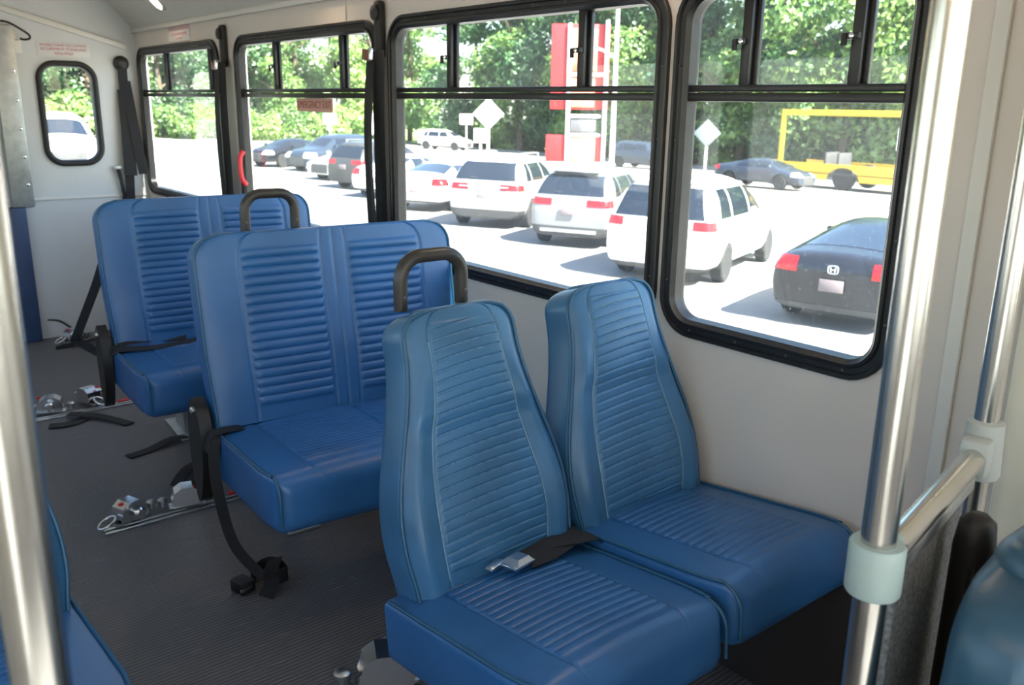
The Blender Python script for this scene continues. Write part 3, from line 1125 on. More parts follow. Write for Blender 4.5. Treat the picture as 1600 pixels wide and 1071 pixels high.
vd = [.67 * i / 60 for i in range(61)]
Md = Matrix.Translation((0, .0, .305)) @ Matrix.Rotation(math.radians(-2), 4, 'X') @ Matrix.Translation((0, .05, 0))
b = xform_mb(pad(drv_hw, .70, .10, lambda s, v: .03 * (1 - s * s) + .015 * math.exp(-((abs(s) - .8) / .12) ** 2), (-.6, .6), vd, .03, .05, .03), Md).build('backrest', DRV, DS, 60)
PALEP = mat('pale yellow piping', (.45, .42, .22), .5)
ep = []
for i in range(50):
    v = .64 * i / 49
    ep.append((-.66 * drv_hw(v), -.05 - .022 - .003, v))
xform_mb(MB().tube(ep, .003, 8), Md).build('piping', PALEP, b, 60)
xform_mb(MB().tube([(-x, y, z) for x, y, z in ep], .003, 8), Md).build('piping', PALEP, b, 60)
mb, hwf = cushion_pad(.26, .48, .14, 3, (-.6, .6), .1, .38, .002)
xform_mb(mb, Matrix.Translation((0, .05, .44)) @ Matrix.Rotation(math.radians(-5), 4, 'X')).build('cushion', DRV, DS, 60)
MB().box((0, -.15, .15), (.36, .34, .30), .02).build('pedestal', PLASTIC, DS, 40)
# seat belt stalk and armrest between driver seat and panel
st = empty('bolster_armrest', (1.128, .424, 0))
tag(st, 'black padded bolster standing between the driver seat and the speckled panel', 'armrest')
ab = MB().tube([(0, 0, .50), (0, 0, .70), (0, 0, .90), (0, 0, .935), (0, 0, .945)], [.024, .026, .026, .022, .011], 20)
ab.build('bolster', PLASTIC, st, 50)
MB().tube([(0, 0, 0), (0, 0, .52)], .02, 12).build('post', PLASTIC, st, 40)
MB().tube(smooth_path([(-.06, -.012, .60), (-.05, -.015, .72), (-.04, -.015, .80), (-.025, -.01, .88)], 6), .007, 10, sx=.5).build('lever', PLASTIC, st, 50)
# cab trim pillar
cp = MB().box((1.67, .525, .96), (.17, .13, 1.90), .02)
cp.box((1.60, .455, .96), (.06, .08, 1.90), .015)
tag(cp.build('trim_7', CREAM), 'cream plastic cab pillar trim at the right edge', None, None, 'structure')

# ---------------------------------------------------------------- belts on the walls, signs, lamp, floor fittings
def plate_anchor(mb, M):
    mb.lathe([(.030, 0), (.032, .006), (.026, .016), (.012, .020)], M, 16)


# shoulder belts: anchor, D-ring, strap down
def shoulder_belt(y, ztop, zbot, label, buck_z, extra=0):
    root = empty('shoulder_belt', (W, y, zbot))
    tag(root, label, 'seat belt', 'wall mounted shoulder belts')
    root.name = 'shoulder_belt'
    mb = MB()
    mb.box((W - .018, y, ztop - .085), (.030, .048, .20), .012)
    mb.lathe([(.027, 0), (.027, .012), (.014, .018)], Matrix.Translation((W - .030, y, ztop - .028)) @ Matrix.Rotation(-PI / 2, 4, 'Y'), 16)
    mb.build('anchor_housing', PLASTIC, root, 40, True)
    MB().strap(smooth_path([(W - .035, y - .020, ztop - .16), (W - .045, y - .030, 1.40), (W - .045, y - .034, 1.15), (W - .040, y - .034, zbot)], 6), (0, 1, 0), .075).build('strap', WEB, root, 40, True)
    MB().strap(smooth_path([(W - .050, y + .016, buck_z - .02), (W - .062, y + .024, 1.40), (W - .060, y + .030, 1.15), (W - .045, y + .026, zbot)], 6), (0, 1, .1), .055).build('strap', WEB, root, 40, True)
    if extra:
        MB().strap(smooth_path([(W - .055, y + .004, buck_z - .12), (W - .085, y - .025, 1.30), (W - .09, y - .045, 1.12), (W - .06, y - .040, zbot)], 6), (.3, 1, .1), .042).build('strap', WEB, root, 40, True)
    b = MB().box((W - .060, y + .020, buck_z), (.018, .055, .040), .004, Matrix.Rotation(.15, 4, 'X'))
    o = b.build('belt_tongue', mat('bronze tongue %.2f' % y, (.16, .06, .025), .35), root, 40, True)
    MB().box((W - .062, y - .012, buck_z + .003), (.020, .014, .045), .004).build('tongue_plate', CHROME, o, 40)
    return root


shoulder_belt(4.450, 1.790, .70, 'black shoulder belt hanging between the rearmost and the emergency window', 1.612)
shoulder_belt(2.945, 1.790, .72, 'black shoulder belt hanging between the emergency and the wide window', 1.615, 1)
# belt on the rear wall, fanned folds of webbing
root = empty('shoulder_belt', (1.655, L, .95))
root.name = 'shoulder_belt'
tag(root, 'black webbing belt hanging on the rear panel beside the small window', 'seat belt', 'wall mounted shoulder belts')
mb = MB()
mb.lathe([(.045, 0), (.045, .02), (.030, .032), (.012, .036)], Matrix.Translation((1.660, L, 1.655)) @ Matrix.Rotation(PI / 2, 4, 'X'), 20)
mb.build('anchor', PLASTIC, root, 40, True)
MB().strap([(1.660, L - .026, 1.64), (1.655, L - .03, 1.3), (1.640, L - .035, 1.0), (1.632, L - .032, .80)], (1, 0, 0), .055).build('strap', WEB, root, 40, True)
MB().strap([(1.668, L - .032, 1.55), (1.685, L - .06, 1.3), (1.700, L - .075, 1.12), (1.715, L - .08, .99)], (1, -.3, 0), .060).build('strap', WEB, root, 40, True)
MB().strap([(1.655, L - .034, 1.50), (1.650, L - .05, 1.25), (1.640, L - .06, 1.05), (1.640, L - .06, .98)], (1, -.2, 0), .075).build('strap', WEB, root, 40, True)
MB().strap([(1.575, L - .03, 1.02), (1.585, L - .035, .95), (1.598, L - .03, .86), (1.590, L - .02, .80)], (1, 0, 0), .022).build('strap', WEB, root, 40, True)
MB().box((1.575, L - .03, 1.03), (.05, .012, .02), .003).build('belt_tongue', GALV, root, 40, True)

# notice on the rear wall
root = empty('notice_sticker', (1.346, L, 1.683))
tag(root, 'white notice with three lines of red print above the small rear window', 'sign')
MB().box((1.346, L - .002, 1.722), (.285, .004, .078), .001).build('sticker_sheet', SIGNW, root, 35, True)
for k, (tx, zz) in enumerate((('WHEELCHAIR OCCUPANT', 1.744), ('SECUREMENT STANDARD', 1.722), ('REQUIRED', 1.698))):
    me = text_mesh(tx, .0215, Matrix(((1, 0, 0, 1.346), (0, 0, -1, L - .0046), (0, 1, 0, zz), (0, 0, 0, 1))))
    obj('lettering', me, SIGNR, root, False, True)
# notice above the rearmost window
root = empty('notice_sticker', (W, 5.11, 1.745))
root.name = 'notice_sticker'
tag(root, 'small pale notice with pink header on the wall above the rearmost side window', 'sign')
MB().box((W - .002, 5.11, 1.797), (.004, .33, .080), .001).build('sticker_sheet', SIGNW, root, 35, True)
MB().box((W - .0045, 5.11, 1.825), (.002, .33, .022), .0005).build('header_band', SIGNP, root, 35, True)
MB().box((W - .0045, 5.11, 1.796), (.002, .24, .014), .0005).build('print_line', SIGNP, root, 35, True)
MB().box((W - .0045, 5.11, 1.773), (.002, .10, .012), .0005).build('print_line', SIGNP, root, 35, True)

# cove lamps on the window side; the opposite ones are added fill light
for side in (0, 1):
    lamp_n = Vector((-1 if side == 0 else 1, 0, -.89)).normalized()
    for k, yy in enumerate((5.13, 3.3, 1.4, -.6) if side == 0 else (-1.5, -.8, -.1, .6)):
        root = empty('ceiling_lamp', (1.66 if side == 0 else XL + .10, yy, 1.962))
        root.name = 'ceiling_lamp'
        tag(root, ['round warm ceiling lamp at the top edge above the rearmost window', 'round ceiling lamp above the emergency window', 'round ceiling lamp above the narrow window', 'round ceiling lamp above the driver',
                   'foremost added fill lamp over the entrance door', 'second added fill lamp over the entrance door', 'third added fill lamp beside the entrance door', 'added fill lamp in the cove above the left pole'][k + 4 * side], 'lamp', 'cove lamps')
        q = lamp_n.to_track_quat('Z', 'Y').to_matrix().to_4x4()
        MB().lathe([(.062, -.004), (.062, .010), (.050, .016), (.046, .012)], q, 24).build('lamp_bezel', LEDW, root, 40)
        MB().lathe([(.046, .0), (.044, .013), (.02, .018)], q, 24).build('lamp_lens', LAMPE, root, 40)

# device and cable on the rear wall, riveted post at its left
root = empty('wall_device', (1.075, L, 1.70))
tag(root, 'small pale box with a black wire on the rear panel by the left pole', 'device')
MB().box((1.075, L - .025, 1.725), (.085, .05, .075), .008).build('device_box', TRIMP, root, 40, True)
MB().box((1.075, L - .022, 1.785), (.04, .04, .05), .01).build('device_top', CREAM, root, 40, True)
MB().tube(smooth_path([(1.03, L - .03, 1.86), (1.07, L - .05, 1.85), (1.15, L - .06, 1.80), (1.165, L - .05, 1.775), (1.14, L - .04, 1.765), (1.115, L - .04, 1.77)], 6), .006, 8).build('wire', WIREC, root, 50, True)
root = empty('door_post', (1.02, L - .04, 0))
tag(root, 'grey riveted metal door post at the rear by the left pole', 'post')
MB().box((0, 0, 1.33), (.12, .06, 1.02), .008).build('post_cover', GALV, root, 40)
MB().box((-.035, .004, .41), (.09, .05, .82), .008).build('lower_post', DARKBLUE, root, 40)
for k in range(5):
    MB().lathe([(.011, 0), (.009, .005), (.003, .007)], Matrix.Translation((.035, -.03, .95 + .16 * k)) @ Matrix.Rotation(PI / 2, 4, 'X'), 12).build('rivet', CHROME, root, 40)

# floor tracks
TAGR = RED
for (x0, x1, yy, lab) in ((.637, 1.150, 3.003, 'aluminium floor track beside the middle bench'), (.62, 1.122, 4.350, 'aluminium floor track beside the rear bench')):
    root = empty('floor_track', ((x0 + x1) / 2, yy, 0))
    root.name = 'floor_track'
    tag(root, lab, 'track', 'floor tracks')
    hl = (x1 - x0) / 2
    for sy in (-1, 1):
        MB().box((0, sy * .014, .004), (2 * hl, .012, .008), .0015).build('track_rail', ALU, root, 35)
    MB().box((0, 0, .0015), (2 * hl, .018, .003)).build('track_slot', PLASTIC, root, 35)
    e = MB().box((hl - .03, .045, .006), (.05, .022, .010), .002).build('end_marker', TAGR, root, 35)
    e['label'] = 'red end marker'


# wheelchair tie-down retractors
def make_retractor():
    root = empty('tie_down_retractor')
    # U shaped housing plates
    h = MB()
    poly = [(-.05, .012), (.05, .012), (.055, .03), (.045, .062), (.02, .078), (-.02, .078), (-.045, .062), (-.055, .03)]
    for y0 in (-.030, .026):
        h.prism(poly, .004, Matrix(((1, 0, 0, 0), (0, 0, 1, y0), (0, 1, 0, 0), (0, 0, 0, 1))))
    h.build('side_plates', CHROME, root, 35)
    sh = MB()
    pts = [(-.055, .03), (-.045, .062), (-.02, .079), (.02, .079), (.045, .062)]
    vs, fs = [], []
    for x, z in pts:
        vs += [(x, -.032, z), (x, .032, z), (x * 1.0, .032, z + .003), (x, -.032, z + .003)]
    for i in range(4):
        for k in range(4):
            l = (k + 1) % 4
            fs.append((i * 4 + k, i * 4 + l, i * 4 + 4 + l, i * 4 + 4 + k))
    fs += [(3, 2, 1, 0), (16, 17, 18, 19)]
    sh.add(vs, fs)
    sh.build('top_shell', CHROME, root, 25)
    MB().lathe([(.026, -.026), (.026, .026)], Matrix.Translation((0, 0, .042)) @ Matrix.Rotation(PI / 2, 4, 'X'), 20).build('webbing_spool', WEB, root, 40)
    k = MB()
    k.lathe([(.010, 0), (.010, .016), (.020, .018), (.022, .028), (.016, .034)], Matrix.Translation((.0, -.032, .044)) @ Matrix.Rotation(PI / 2, 4, 'X'), 18)
    k.build('knob', CHROME, root, 35)
    b = MB().box((.0, 0, .008), (.13, .035, .012), .003)
    b.lathe([(.013, 0), (.013, .016), (.017, .018), (.017, .028), (.011, .032)], Matrix.Translation((.085, 0, .012)), 16)
    b.build('track_fitting', ALU, root, 35)
    ring = [(-.092 + .030 * math.cos(a), .022 * math.sin(a), .030 + .012 * math.cos(a)) for a in [2 * PI * i / 20 for i in range(20)]]
    MB().tube(ring, .0045, 8, closed=True).build('ring', CHROME, root, 60)
    MB().box((-.045, -.020, .086), (.016, .012, .010), .002).build('release_button', RED, root, 35)
    return root


ret0 = make_retractor()
rets = [((.735, 3.03, 0), .35, 'chrome tie-down retractor at the left end of the near floor track'),
        ((.935, 3.03, 0), 2.9, 'chrome tie-down retractor with round knob further along the near floor track'),
        ((.770, 4.40, 0), -.3, 'chrome tie-down retractor beside the left pole on the far floor track'),
        ((.945, 4.44, 0), 1.9, 'chrome tie-down retractor beside the rear bench on the far floor track'),
        ((.985, 1.71, 0), 2.7, 'chrome tie-down retractor on the floor at the bottom edge')]
RG = 'wheelchair tie-down retractors'
for k, (loc, rz, lab) in enumerate(rets):
    o = ret0 if k == 0 else copy_tree(ret0)
    o.name = 'tie_down_retractor'
    o.location = (loc[0], loc[1], .009 if k != 4 else .0)
    o.rotation_euler = (0, 0, rz)
    o.scale = (1.3, 1.3, 1.3) if k == 4 else (1.0, 1.0, 1.0)
    tag(o, lab, 'retractor', RG)


def floor_strap(pts, w, label, wd=None):
    mb = MB().strap(smooth_path(pts, 6), wd or (-(pts[-1][1] - pts[0][1]), pts[-1][0] - pts[0][0], 0), w, .004)
    o = mb.build('webbing_strap', WEB, None, 40)
    tag(o, label, 'strap', 'loose webbing straps on the floor')
    return o


floor_strap([(.90, 3.645, .004), (1.0, 3.67, .006), (1.10, 3.70, .02), (1.17, 3.72, .010)], .05, 'flat black strap end lying in front of the rear bench leg')
floor_strap([(.93, 3.12, .06), (.98, 3.22, .045), (1.05, 3.33, .03), (1.12, 3.40, .012)], .05, 'black strap running from the near tie-down under the middle bench')
floor_strap([(.82, 4.30, .02), (.90, 4.24, .018), (.97, 4.14, .010), (1.02, 4.04, .004)], .05, 'black strap end trailing forward from the far floor track')
floor_strap([(.72, 4.22, .006), (.80, 4.20, .006), (.88, 4.24, .006)], .06, 'crumpled black strap on the floor by the left pole')
floor_strap([(1.06, 5.80, .14), (1.12, 5.76, .13), (1.20, 5.72, .06), (1.25, 5.70, .02)], .03, 'thin black strap curling against the rear panel')
floor_strap([(1.05, 5.62, .006), (1.15, 5.60, .02), (1.25, 5.62, .02), (1.40, 5.66, .012)], .05, 'black strap lying along the foot of the rear panel')
for k, (x, y) in enumerate(((1.16, 5.64), (1.42, 5.70))):
    o = copy_tree(ret0)
    o.name = 'tie_down_retractor'
    o.location = (x, y + .0, .022)
    o.rotation_euler = (0, 0, .4 + k)
    tag(o, ['dark tie-down retractor on the floor below the hanging strap', 'dark tie-down retractor tucked behind the rear bench at the rear panel'][k], 'retractor', RG)

# coiled belt end with retractor box on the floor below the middle bench
root = empty('belt_coil', (.955, 2.36, 0))
tag(root, 'coiled black belt end with buckle on the floor beside the middle bench', 'seat belt')
cp_ = []
for i in range(30):
    a = -1.9 + 4.6 * i / 29
    cp_.append((.055 * math.cos(a), .05 * math.sin(a), .030 + .008 * math.sin(i * .4)))
MB().strap(cp_, (0, 0, 1), .046, .003).build('webbing_loop', WEB, root, 40)
MB().strap(smooth_path([(.04, .04, .052), (.0, -.02, .055), (-.02, -.06, .03), (-.05, -.085, .008)], 5), (1, 0, .2), .046, .003).build('webbing_end', WEB, root, 40)
b = MB().box((-.085, .0, .022), (.05, .062, .040), .006, Matrix.Rotation(.3, 4, 'Z'))
bo = b.build('buckle_box', PLASTIC, root, 35)
MB().box((-.088, -.036, .026), (.045, .006, .008), .001, Matrix.Rotation(.3, 4, 'Z')).build('buckle_plate', CHROME, bo, 35)

# ---------------------------------------------------------------- outside
G0, GS = -1.20, -.03


def gz(x):
    return G0 + GS * (x - 2)


ASPH = mat('sunlit concrete', (.20, .195, .185), .9, var=.10, vscale=.6, bump=.3, bscale=40)
ROADM = mat('grey asphalt road', (.20, .195, .19), .9, var=.12, vscale=.5, bump=.3, bscale=40)
GRASS = mat('verge grass', (.10, .19, .035), .9, col2=(.20, .27, .07), vscale=1.5, bump=.8, bscale=15)
SOIL = mat('woodland floor', (.05, .06, .025), .95, var=.4, vscale=.4)


def ground_quad(name, pts, m, label, dz=0.):
    mb = MB()
    vs = [(x, y, gz(x) + dz) for x, y in pts]
    n = len(vs)
    vs += [(x, y, z - .3) for x, y, z in vs]
    fs = [tuple(range(n)), tuple(reversed(range(n, 2 * n)))]
    for k in range(n):
        l = (k + 1) % n
        fs.append((k, n + k, n + l, l))
    o = obj(name, mb.add(vs, fs).mesh(), m, None, False)
    tag(o, label, None, None, 'structure')
    return o


ground_quad('ground_lot', [(-60, -60), (32, -60), (32, 82), (-60, 82)], ASPH, 'sunlit pale parking lot surface')
ground_quad('ground_road', [(32, -60), (45, -60), (49.5, 82), (32, 82)], ROADM, 'pale road beyond the parked cars', -.02)
ground_quad('ground_verge', [(45, -60), (160, -60), (160, 82), (49.5, 82)], GRASS, 'grass verge in front of the woods')
ground_quad('ground_back', [(-60, 82), (160, 82), (160, 170), (-60, 170)], GRASS, 'grass bank behind the parking lot', .05)
kb = MB()
for i in range(1):
    x0, y0, x1, y1 = 44.9, -60, 49.4, 82
    dd = Vector((x1 - x0, y1 - y0, 0))
    kb.box(((x0 + x1) / 2, (y0 + y1) / 2, gz(47.1) + .02), (.25, dd.length, .16), .02, Matrix.Rotation(-math.atan2(dd.x, dd.y), 4, 'Z'))
tag(kb.build('trim_8', ASPH), 'pale kerb between the road and the verge', None, None, 'structure')


# ---- woods
def leaf_mat(name, c1, c2, trans=.45):
    m = bpy.data.materials.new(name)
    m.use_nodes = True
    nt = m.node_tree
    for n in list(nt.nodes):
        nt.nodes.remove(n)
    out = nt.nodes.new('ShaderNodeOutputMaterial')
    tc = nt.nodes.new('ShaderNodeTexCoord')
    nz = nt.nodes.new('ShaderNodeTexNoise')
    nz.inputs['Scale'].default_value = .9
    nz.inputs['Detail'].default_value = 4
    nt.links.new(tc.outputs['Object'], nz.inputs['Vector'])
    rp = nt.nodes.new('ShaderNodeMapRange')
    rp.inputs[1].default_value = .38
    rp.inputs[2].default_value = .62
    nt.links.new(nz.outputs['Fac'], rp.inputs[0])
    mx = nt.nodes.new('ShaderNodeMix')
    mx.data_type = 'RGBA'
    mx.inputs[6].default_value = (*c1, 1)
    mx.inputs[7].default_value = (*c2, 1)
    nt.links.new(rp.outputs[0], mx.inputs[0])
    d = nt.nodes.new('ShaderNodeBsdfDiffuse')
    t = nt.nodes.new('ShaderNodeBsdfTranslucent')
    g = nt.nodes.new('ShaderNodeBsdfGlossy')
    g.inputs['Roughness'].default_value = .45
    nt.links.new(mx.outputs[2], d.inputs[0])
    nt.links.new(mx.outputs[2], t.inputs[0])
    ms = nt.nodes.new('ShaderNodeMixShader')
    ms.inputs[0].default_value = trans
    nt.links.new(d.outputs[0], ms.inputs[1])
    nt.links.new(t.outputs[0], ms.inputs[2])
    m3 = nt.nodes.new('ShaderNodeMixShader')
    m3.inputs[0].default_value = .05
    nt.links.new(ms.outputs[0], m3.inputs[1])
    nt.links.new(g.outputs[0], m3.inputs[2])
    nt.links.new(m3.outputs[0], out.inputs[0])
    return m


LEAF = [leaf_mat('mid green leaves', (.08, .18, .045), (.20, .32, .075)),
        leaf_mat('dark green leaves', (.04, .11, .045), (.09, .20, .06)),
        leaf_mat('light green leaves', (.14, .27, .06), (.32, .44, .12))]
BARK = mat('bark', (.10, .075, .05), .9, var=.3, vscale=6, bump=.8, bscale=30)


def leaf_mesh(name, rng, blobs, n, size):
    vs, fs = [], []
    tot = sum(b[3] * b[3] for b in blobs)
    for (cx, cy, cz, r) in blobs:
        k = int(n * r * r / tot)
        for _ in range(k):
            # points concentrated near the shell of each clump
            u = Vector((rng.gauss(0, 1), rng.gauss(0, 1), rng.gauss(0, 1))).normalized()
            rr = r * (rng.random() ** .35)
            p = Vector((cx, cy, cz)) + Vector((u.x * rr, u.y * rr, u.z * rr * .75))
            s = size * rng.uniform(.6, 1.3)
            nrm = (u + Vector((rng.gauss(0, .6), rng.gauss(0, .6), rng.gauss(.3, .6)))).normalized()
            a = nrm.orthogonal().normalized()
            a = Matrix.Rotation(rng.uniform(0, 6.28), 3, nrm) @ a
            b = nrm.cross(a)
            i = len(vs)
            vs += [p - a * s * .5, p + b * s * .30 + nrm * s * .08, p + a * s * .5, p - b * s * .30 + nrm * s * .08]
            fs += [(i, i + 1, i + 2), (i, i + 2, i + 3)]
    me = bpy.data.meshes.new(name)
    me.from_pydata(vs, [], fs)
    return me


def make_tree(seed, H, kind):
    rng = random.Random(seed)
    blobs = []
    for i in range(26):
        h = rng.uniform(.10, .98)
        R = (1 - abs(h - .5) * 1.1) * H * .27
        a = rng.uniform(0, 6.28)
        rr = R * math.sqrt(rng.random())
        blobs.append((rr * math.cos(a), rr * math.sin(a), H * h, rng.uniform(.09, .15) * H))
    lm = leaf_mesh('foliage', rng, blobs, 9000, .40)
    lm.materials.append(LEAF[kind])
    tr = MB()
    tr.tube([(0, 0, -.5), (.05, .02, H * .3), (-.05, .05, H * .6), (0, 0, H * .88)], [H * .022, H * .018, H * .012, H * .004], 8)
    for i in range(7):
        a = rng.uniform(0, 6.28)
        h = rng.uniform(.25, .7) * H
        l = rng.uniform(.14, .26) * H
        tr.tube([(0, 0, h), (math.cos(a) * l * .6, math.sin(a) * l * .6, h + l * .35), (math.cos(a) * l, math.sin(a) * l, h + l * .8)], [H * .009, H * .006, H * .002], 6)
    tm = tr.mesh()
    tm.materials.append(BARK)
    return lm, tm


tree_kinds = [make_tree(11, 13, 0), make_tree(12, 14, 1), make_tree(13, 12.5, 2), make_tree(14, 15, 0), make_tree(15, 13, 1)]
TL = ['mid green tree', 'dark green tree', 'light green tree', 'tall mid green tree', 'dark spreading tree']
rng = random.Random(5)


def seen(x, y):
    a = math.degrees(math.atan2(x, y))
    for lim, ph in ((10.5, 'left of the small rear window'), (15.5, 'seen through the small rear window'), (21.5, 'seen through the rearmost side window'), (26, 'seen in the rear half of the emergency window'),
                    (31, 'seen in the front half of the emergency window'), (36.5, 'left of the diamond sign'), (42.5, 'between the diamond sign and the red sign tower'), (48.8, 'right of the red sign tower'),
                    (56, 'in the left half of the narrow window'), (64, 'behind the bus-shaped yellow reflection')):
        if a < lim:
            return ph
    return 'right of the narrow window'


def place_tree(x, y, k, sc, group='trees of the woods', row=0):
    lm, tm = tree_kinds[k]
    r = empty('tree', (x, y, gz(x)), rng.uniform(0, 6.28))
    r.name = 'tree'
    r.scale = (sc, sc, sc * rng.uniform(.9, 1.1))
    tag(r, TL[k] + ', ' + ('front row', 'middle row', 'back row')[row] + ', ' + seen(x, y), 'tree', group)
    link(bpy.data.objects.new('foliage', lm), r)
    link(bpy.data.objects.new('trunk', tm), r)


for row in range(3):
    n = 20 - row * 2
    for i in range(n):
        th = math.radians(2 + 76 * (i + .5 * (row % 2) + rng.uniform(-.2, .2)) / n)
        base = 54 + 19 * math.sin(max(0, math.radians(70) - th) * 1.3) + row * 8.5 + rng.uniform(-1.5, 1.5)
        x, y = base * math.sin(th), base * math.cos(th)
        if x < 51 and y < 82:
            if th < math.radians(33):
                y = 84 + row * 7 + rng.uniform(0, 3)
                x = y * math.tan(th)
            else:
                x = 51 + rng.uniform(0, 2)
        k = rng.choice([0, 1, 3, 4, 1] if row else [0, 1, 2, 3, 4])
        place_tree(x, y, k, rng.uniform(.95, 1.2), row=row)


# undergrowth
def make_bush(seed, kind):
    rg = random.Random(seed)
    blobs = [(rg.uniform(-1.3, 1.3), rg.uniform(-1, 1), rg.uniform(.3, 1.6), rg.uniform(.5, .95)) for _ in range(9)]
    lm = leaf_mesh('foliage', rg, blobs, 3200, .22)
    lm.materials.append(LEAF[kind])
    return lm


bushes = [make_bush(31, 2), make_bush(32, 0), make_bush(33, 1)]
BLAB = ['light green bush under the trees', 'mid green bush under the trees', 'dark green bush under the trees']


def place_bush(x, y, k, sc):
    r = bpy.data.objects.new('bush', bushes[k])
    COL.objects.link(r)
    r.location = (x, y, gz(x) - .1 * sc)
    r.rotation_euler = (0, 0, rng.uniform(0, 6.28))
    r.scale = (sc, sc, sc)
    tag(r, BLAB[k] + ' ' + seen(x, y), 'bush', 'undergrowth bushes')


for i in range(30):
    y = 4 + 74 * i / 29
    place_bush(50.2 + (y + 60) * .031 + rng.uniform(-.8, 1.5), y + rng.uniform(-1, 1), rng.choice([0, 1, 1, 2, 2, 2]), rng.uniform(1.1, 1.9))
for i in range(13):
    place_bush(14 + 32 * i / 12 + rng.uniform(-1, 1), 80 + rng.uniform(-2, 2), rng.choice([0, 0, 1]), rng.uniform(1.3, 2.0))


# ---- vehicles
def paint(name, c, rough=.25, metal=.0):
    return mat(name, c, rough, metal=metal, coat=.3, spec=.4)


P_WHITE = paint('white car paint', (.80, .80, .78))
P_SILV = paint('silver car paint', (.50, .50, .49), .3, .3)
P_GREY = paint('grey car paint', (.21, .215, .23), .3, .4)
P_BLACK = paint('black car paint', (.009, .010, .014), .22)
P_BLUE = paint('dark blue grey car paint', (.018, .026, .042), .25)
P_DK = paint('charcoal car paint', (.035, .036, .038), .25)
CARGLASS = mat('dark car glass', (.010, .014, .022), .06, spec=.6)
TYRE = mat('tyre rubber', (.014, .014, .015), .8)
RIM = mat('alloy rim', (.5, .51, .52), .3, metal=.9)
TAIL = mat('red tail lamp', (.36, .006, .008), .2, spec=.6)
HEADL = mat('clear head lamp', (.78, .80, .82), .1, spec=.8)
CLAD = mat('dark plastic cladding', (.035, .035, .037), .55)
PLATEM = mat('licence plate', (.16, .13, .14), .5)
CHR2 = mat('bright trim', (.7, .7, .7), .2, metal=.9)
SEAT_IN = mat('dark car interior', (.03, .03, .032), .7)


def shell_mesh(st, hw, zlow=.24, crease=.35):
    """st: list of (xbottom, xbelt, xtop, zbelt, ztop, wscale, topw)"""
    bm = bmesh.new()
    cl = bm.edges.layers.float.new('crease_edge')
    R = []
    for (xb, xm, xt, zb, zt, ws, tw) in st:
        w = hw * ws
        row = [(xb, 0, zlow)]
        side = [(xb, .84 * w, zlow), (xb, .965 * w, zlow + .12), ((xb + xm) / 2, w, .62), (xm, .96 * w, zb), (xt, tw * w, zt)]
        row += side + [(xt, 0, zt + .035)] + [(x, -y, z) for x, y, z in reversed(side)]
        R.append([bm.verts.new(p) for p in row])
    n = 12
    for i in range(len(R) - 1):
        for k in range(n):
            l = (k + 1) % n
            bm.faces.new((R[i][k], R[i][l], R[i + 1][l], R[i + 1][k]))
    for i, off in ((0, -.03), (len(R) - 1, .03)):
        r = R[i]
        Lr = {j: r[j] for j in range(1, 6)}
        Rr = {j: r[12 - j] for j in range(1, 6)}
        C = {1: r[0], 5: r[6]}
        for j in (2, 3, 4):
            p = (Lr[j].co + Rr[j].co) / 2
            p.x += off
            C[j] = bm.verts.new(p)
        for j in range(1, 5):
            bm.faces.new((Lr[j], C[j], C[j + 1], Lr[j + 1]))
            bm.faces.new((C[j], Rr[j], Rr[j + 1], C[j + 1]))
        for a, b in zip(r, r[1:] + r[:1]):
            e = bm.edges.get((a, b))
            if e:
                e[cl] = crease
    bmesh.ops.recalc_face_normals(bm, faces=bm.faces[:])
    me = bpy.data.meshes.new('cage')
    bm.to_mesh(me)
    bm.free()
    o = bpy.data.objects.new('tmp', me)
    COL.objects.link(o)
    md = o.modifiers.new('s', 'SUBSURF')
    md.levels = 3
    bpy.context.view_layer.update()
    out = bpy.data.meshes.new_from_object(o.evaluated_get(bpy.context.evaluated_depsgraph_get()))
    bpy.data.objects.remove(o)
    return out


def patch(me, planes, off=.006, th=.006):
    """conforming piece of a shell: keep what lies behind every plane (point, outward normal)"""
    bm = bmesh.new()
    bm.from_mesh(me)
    for co, no in planes:
        bmesh.ops.bisect_plane(bm, geom=bm.verts[:] + bm.edges[:] + bm.faces[:], plane_co=co, plane_no=no, clear_outer=True)
        if not bm.faces:
            bm.free()
            return None
    bm.normal_update()
    for v in bm.verts:
        v.co += v.normal * off
    r = bmesh.ops.extrude_face_region(bm, geom=bm.faces[:])
    for v in [g for g in r['geom'] if isinstance(g, bmesh.types.BMVert)]:
        v.co -= v.normal * th
    bmesh.ops.recalc_face_normals(bm, faces=bm.faces[:])
    out = bpy.data.meshes.new('patch')
    bm.to_mesh(out)
    bm.free()
    return out


def cut_arches(me, axles, r, hw):
    o = bpy.data.objects.new('tmp', me)
    COL.objects.link(o)
    cutters = []
    for ax in axles:
        mb = MB().lathe([(r, -hw - .2), (r, hw + .2)], Matrix.Translation((ax, 0, .33)) @ Matrix.Rotation(PI / 2, 4, 'X'), 28)
        c = bpy.data.objects.new('tmpc', mb.mesh())
        COL.objects.link(c)
        m = o.modifiers.new('b', 'BOOLEAN')
        m.operation = 'DIFFERENCE'
        m.object = c
        m.solver = 'EXACT'
        cutters.append(c)
    bpy.context.view_layer.update()
    out = bpy.data.meshes.new_from_object(o.evaluated_get(bpy.context.evaluated_depsgraph_get()))
    for c in cutters:
        bpy.data.objects.remove(c)
    bpy.data.objects.remove(o)
    return out


def B(x=None, side=None):
    return x


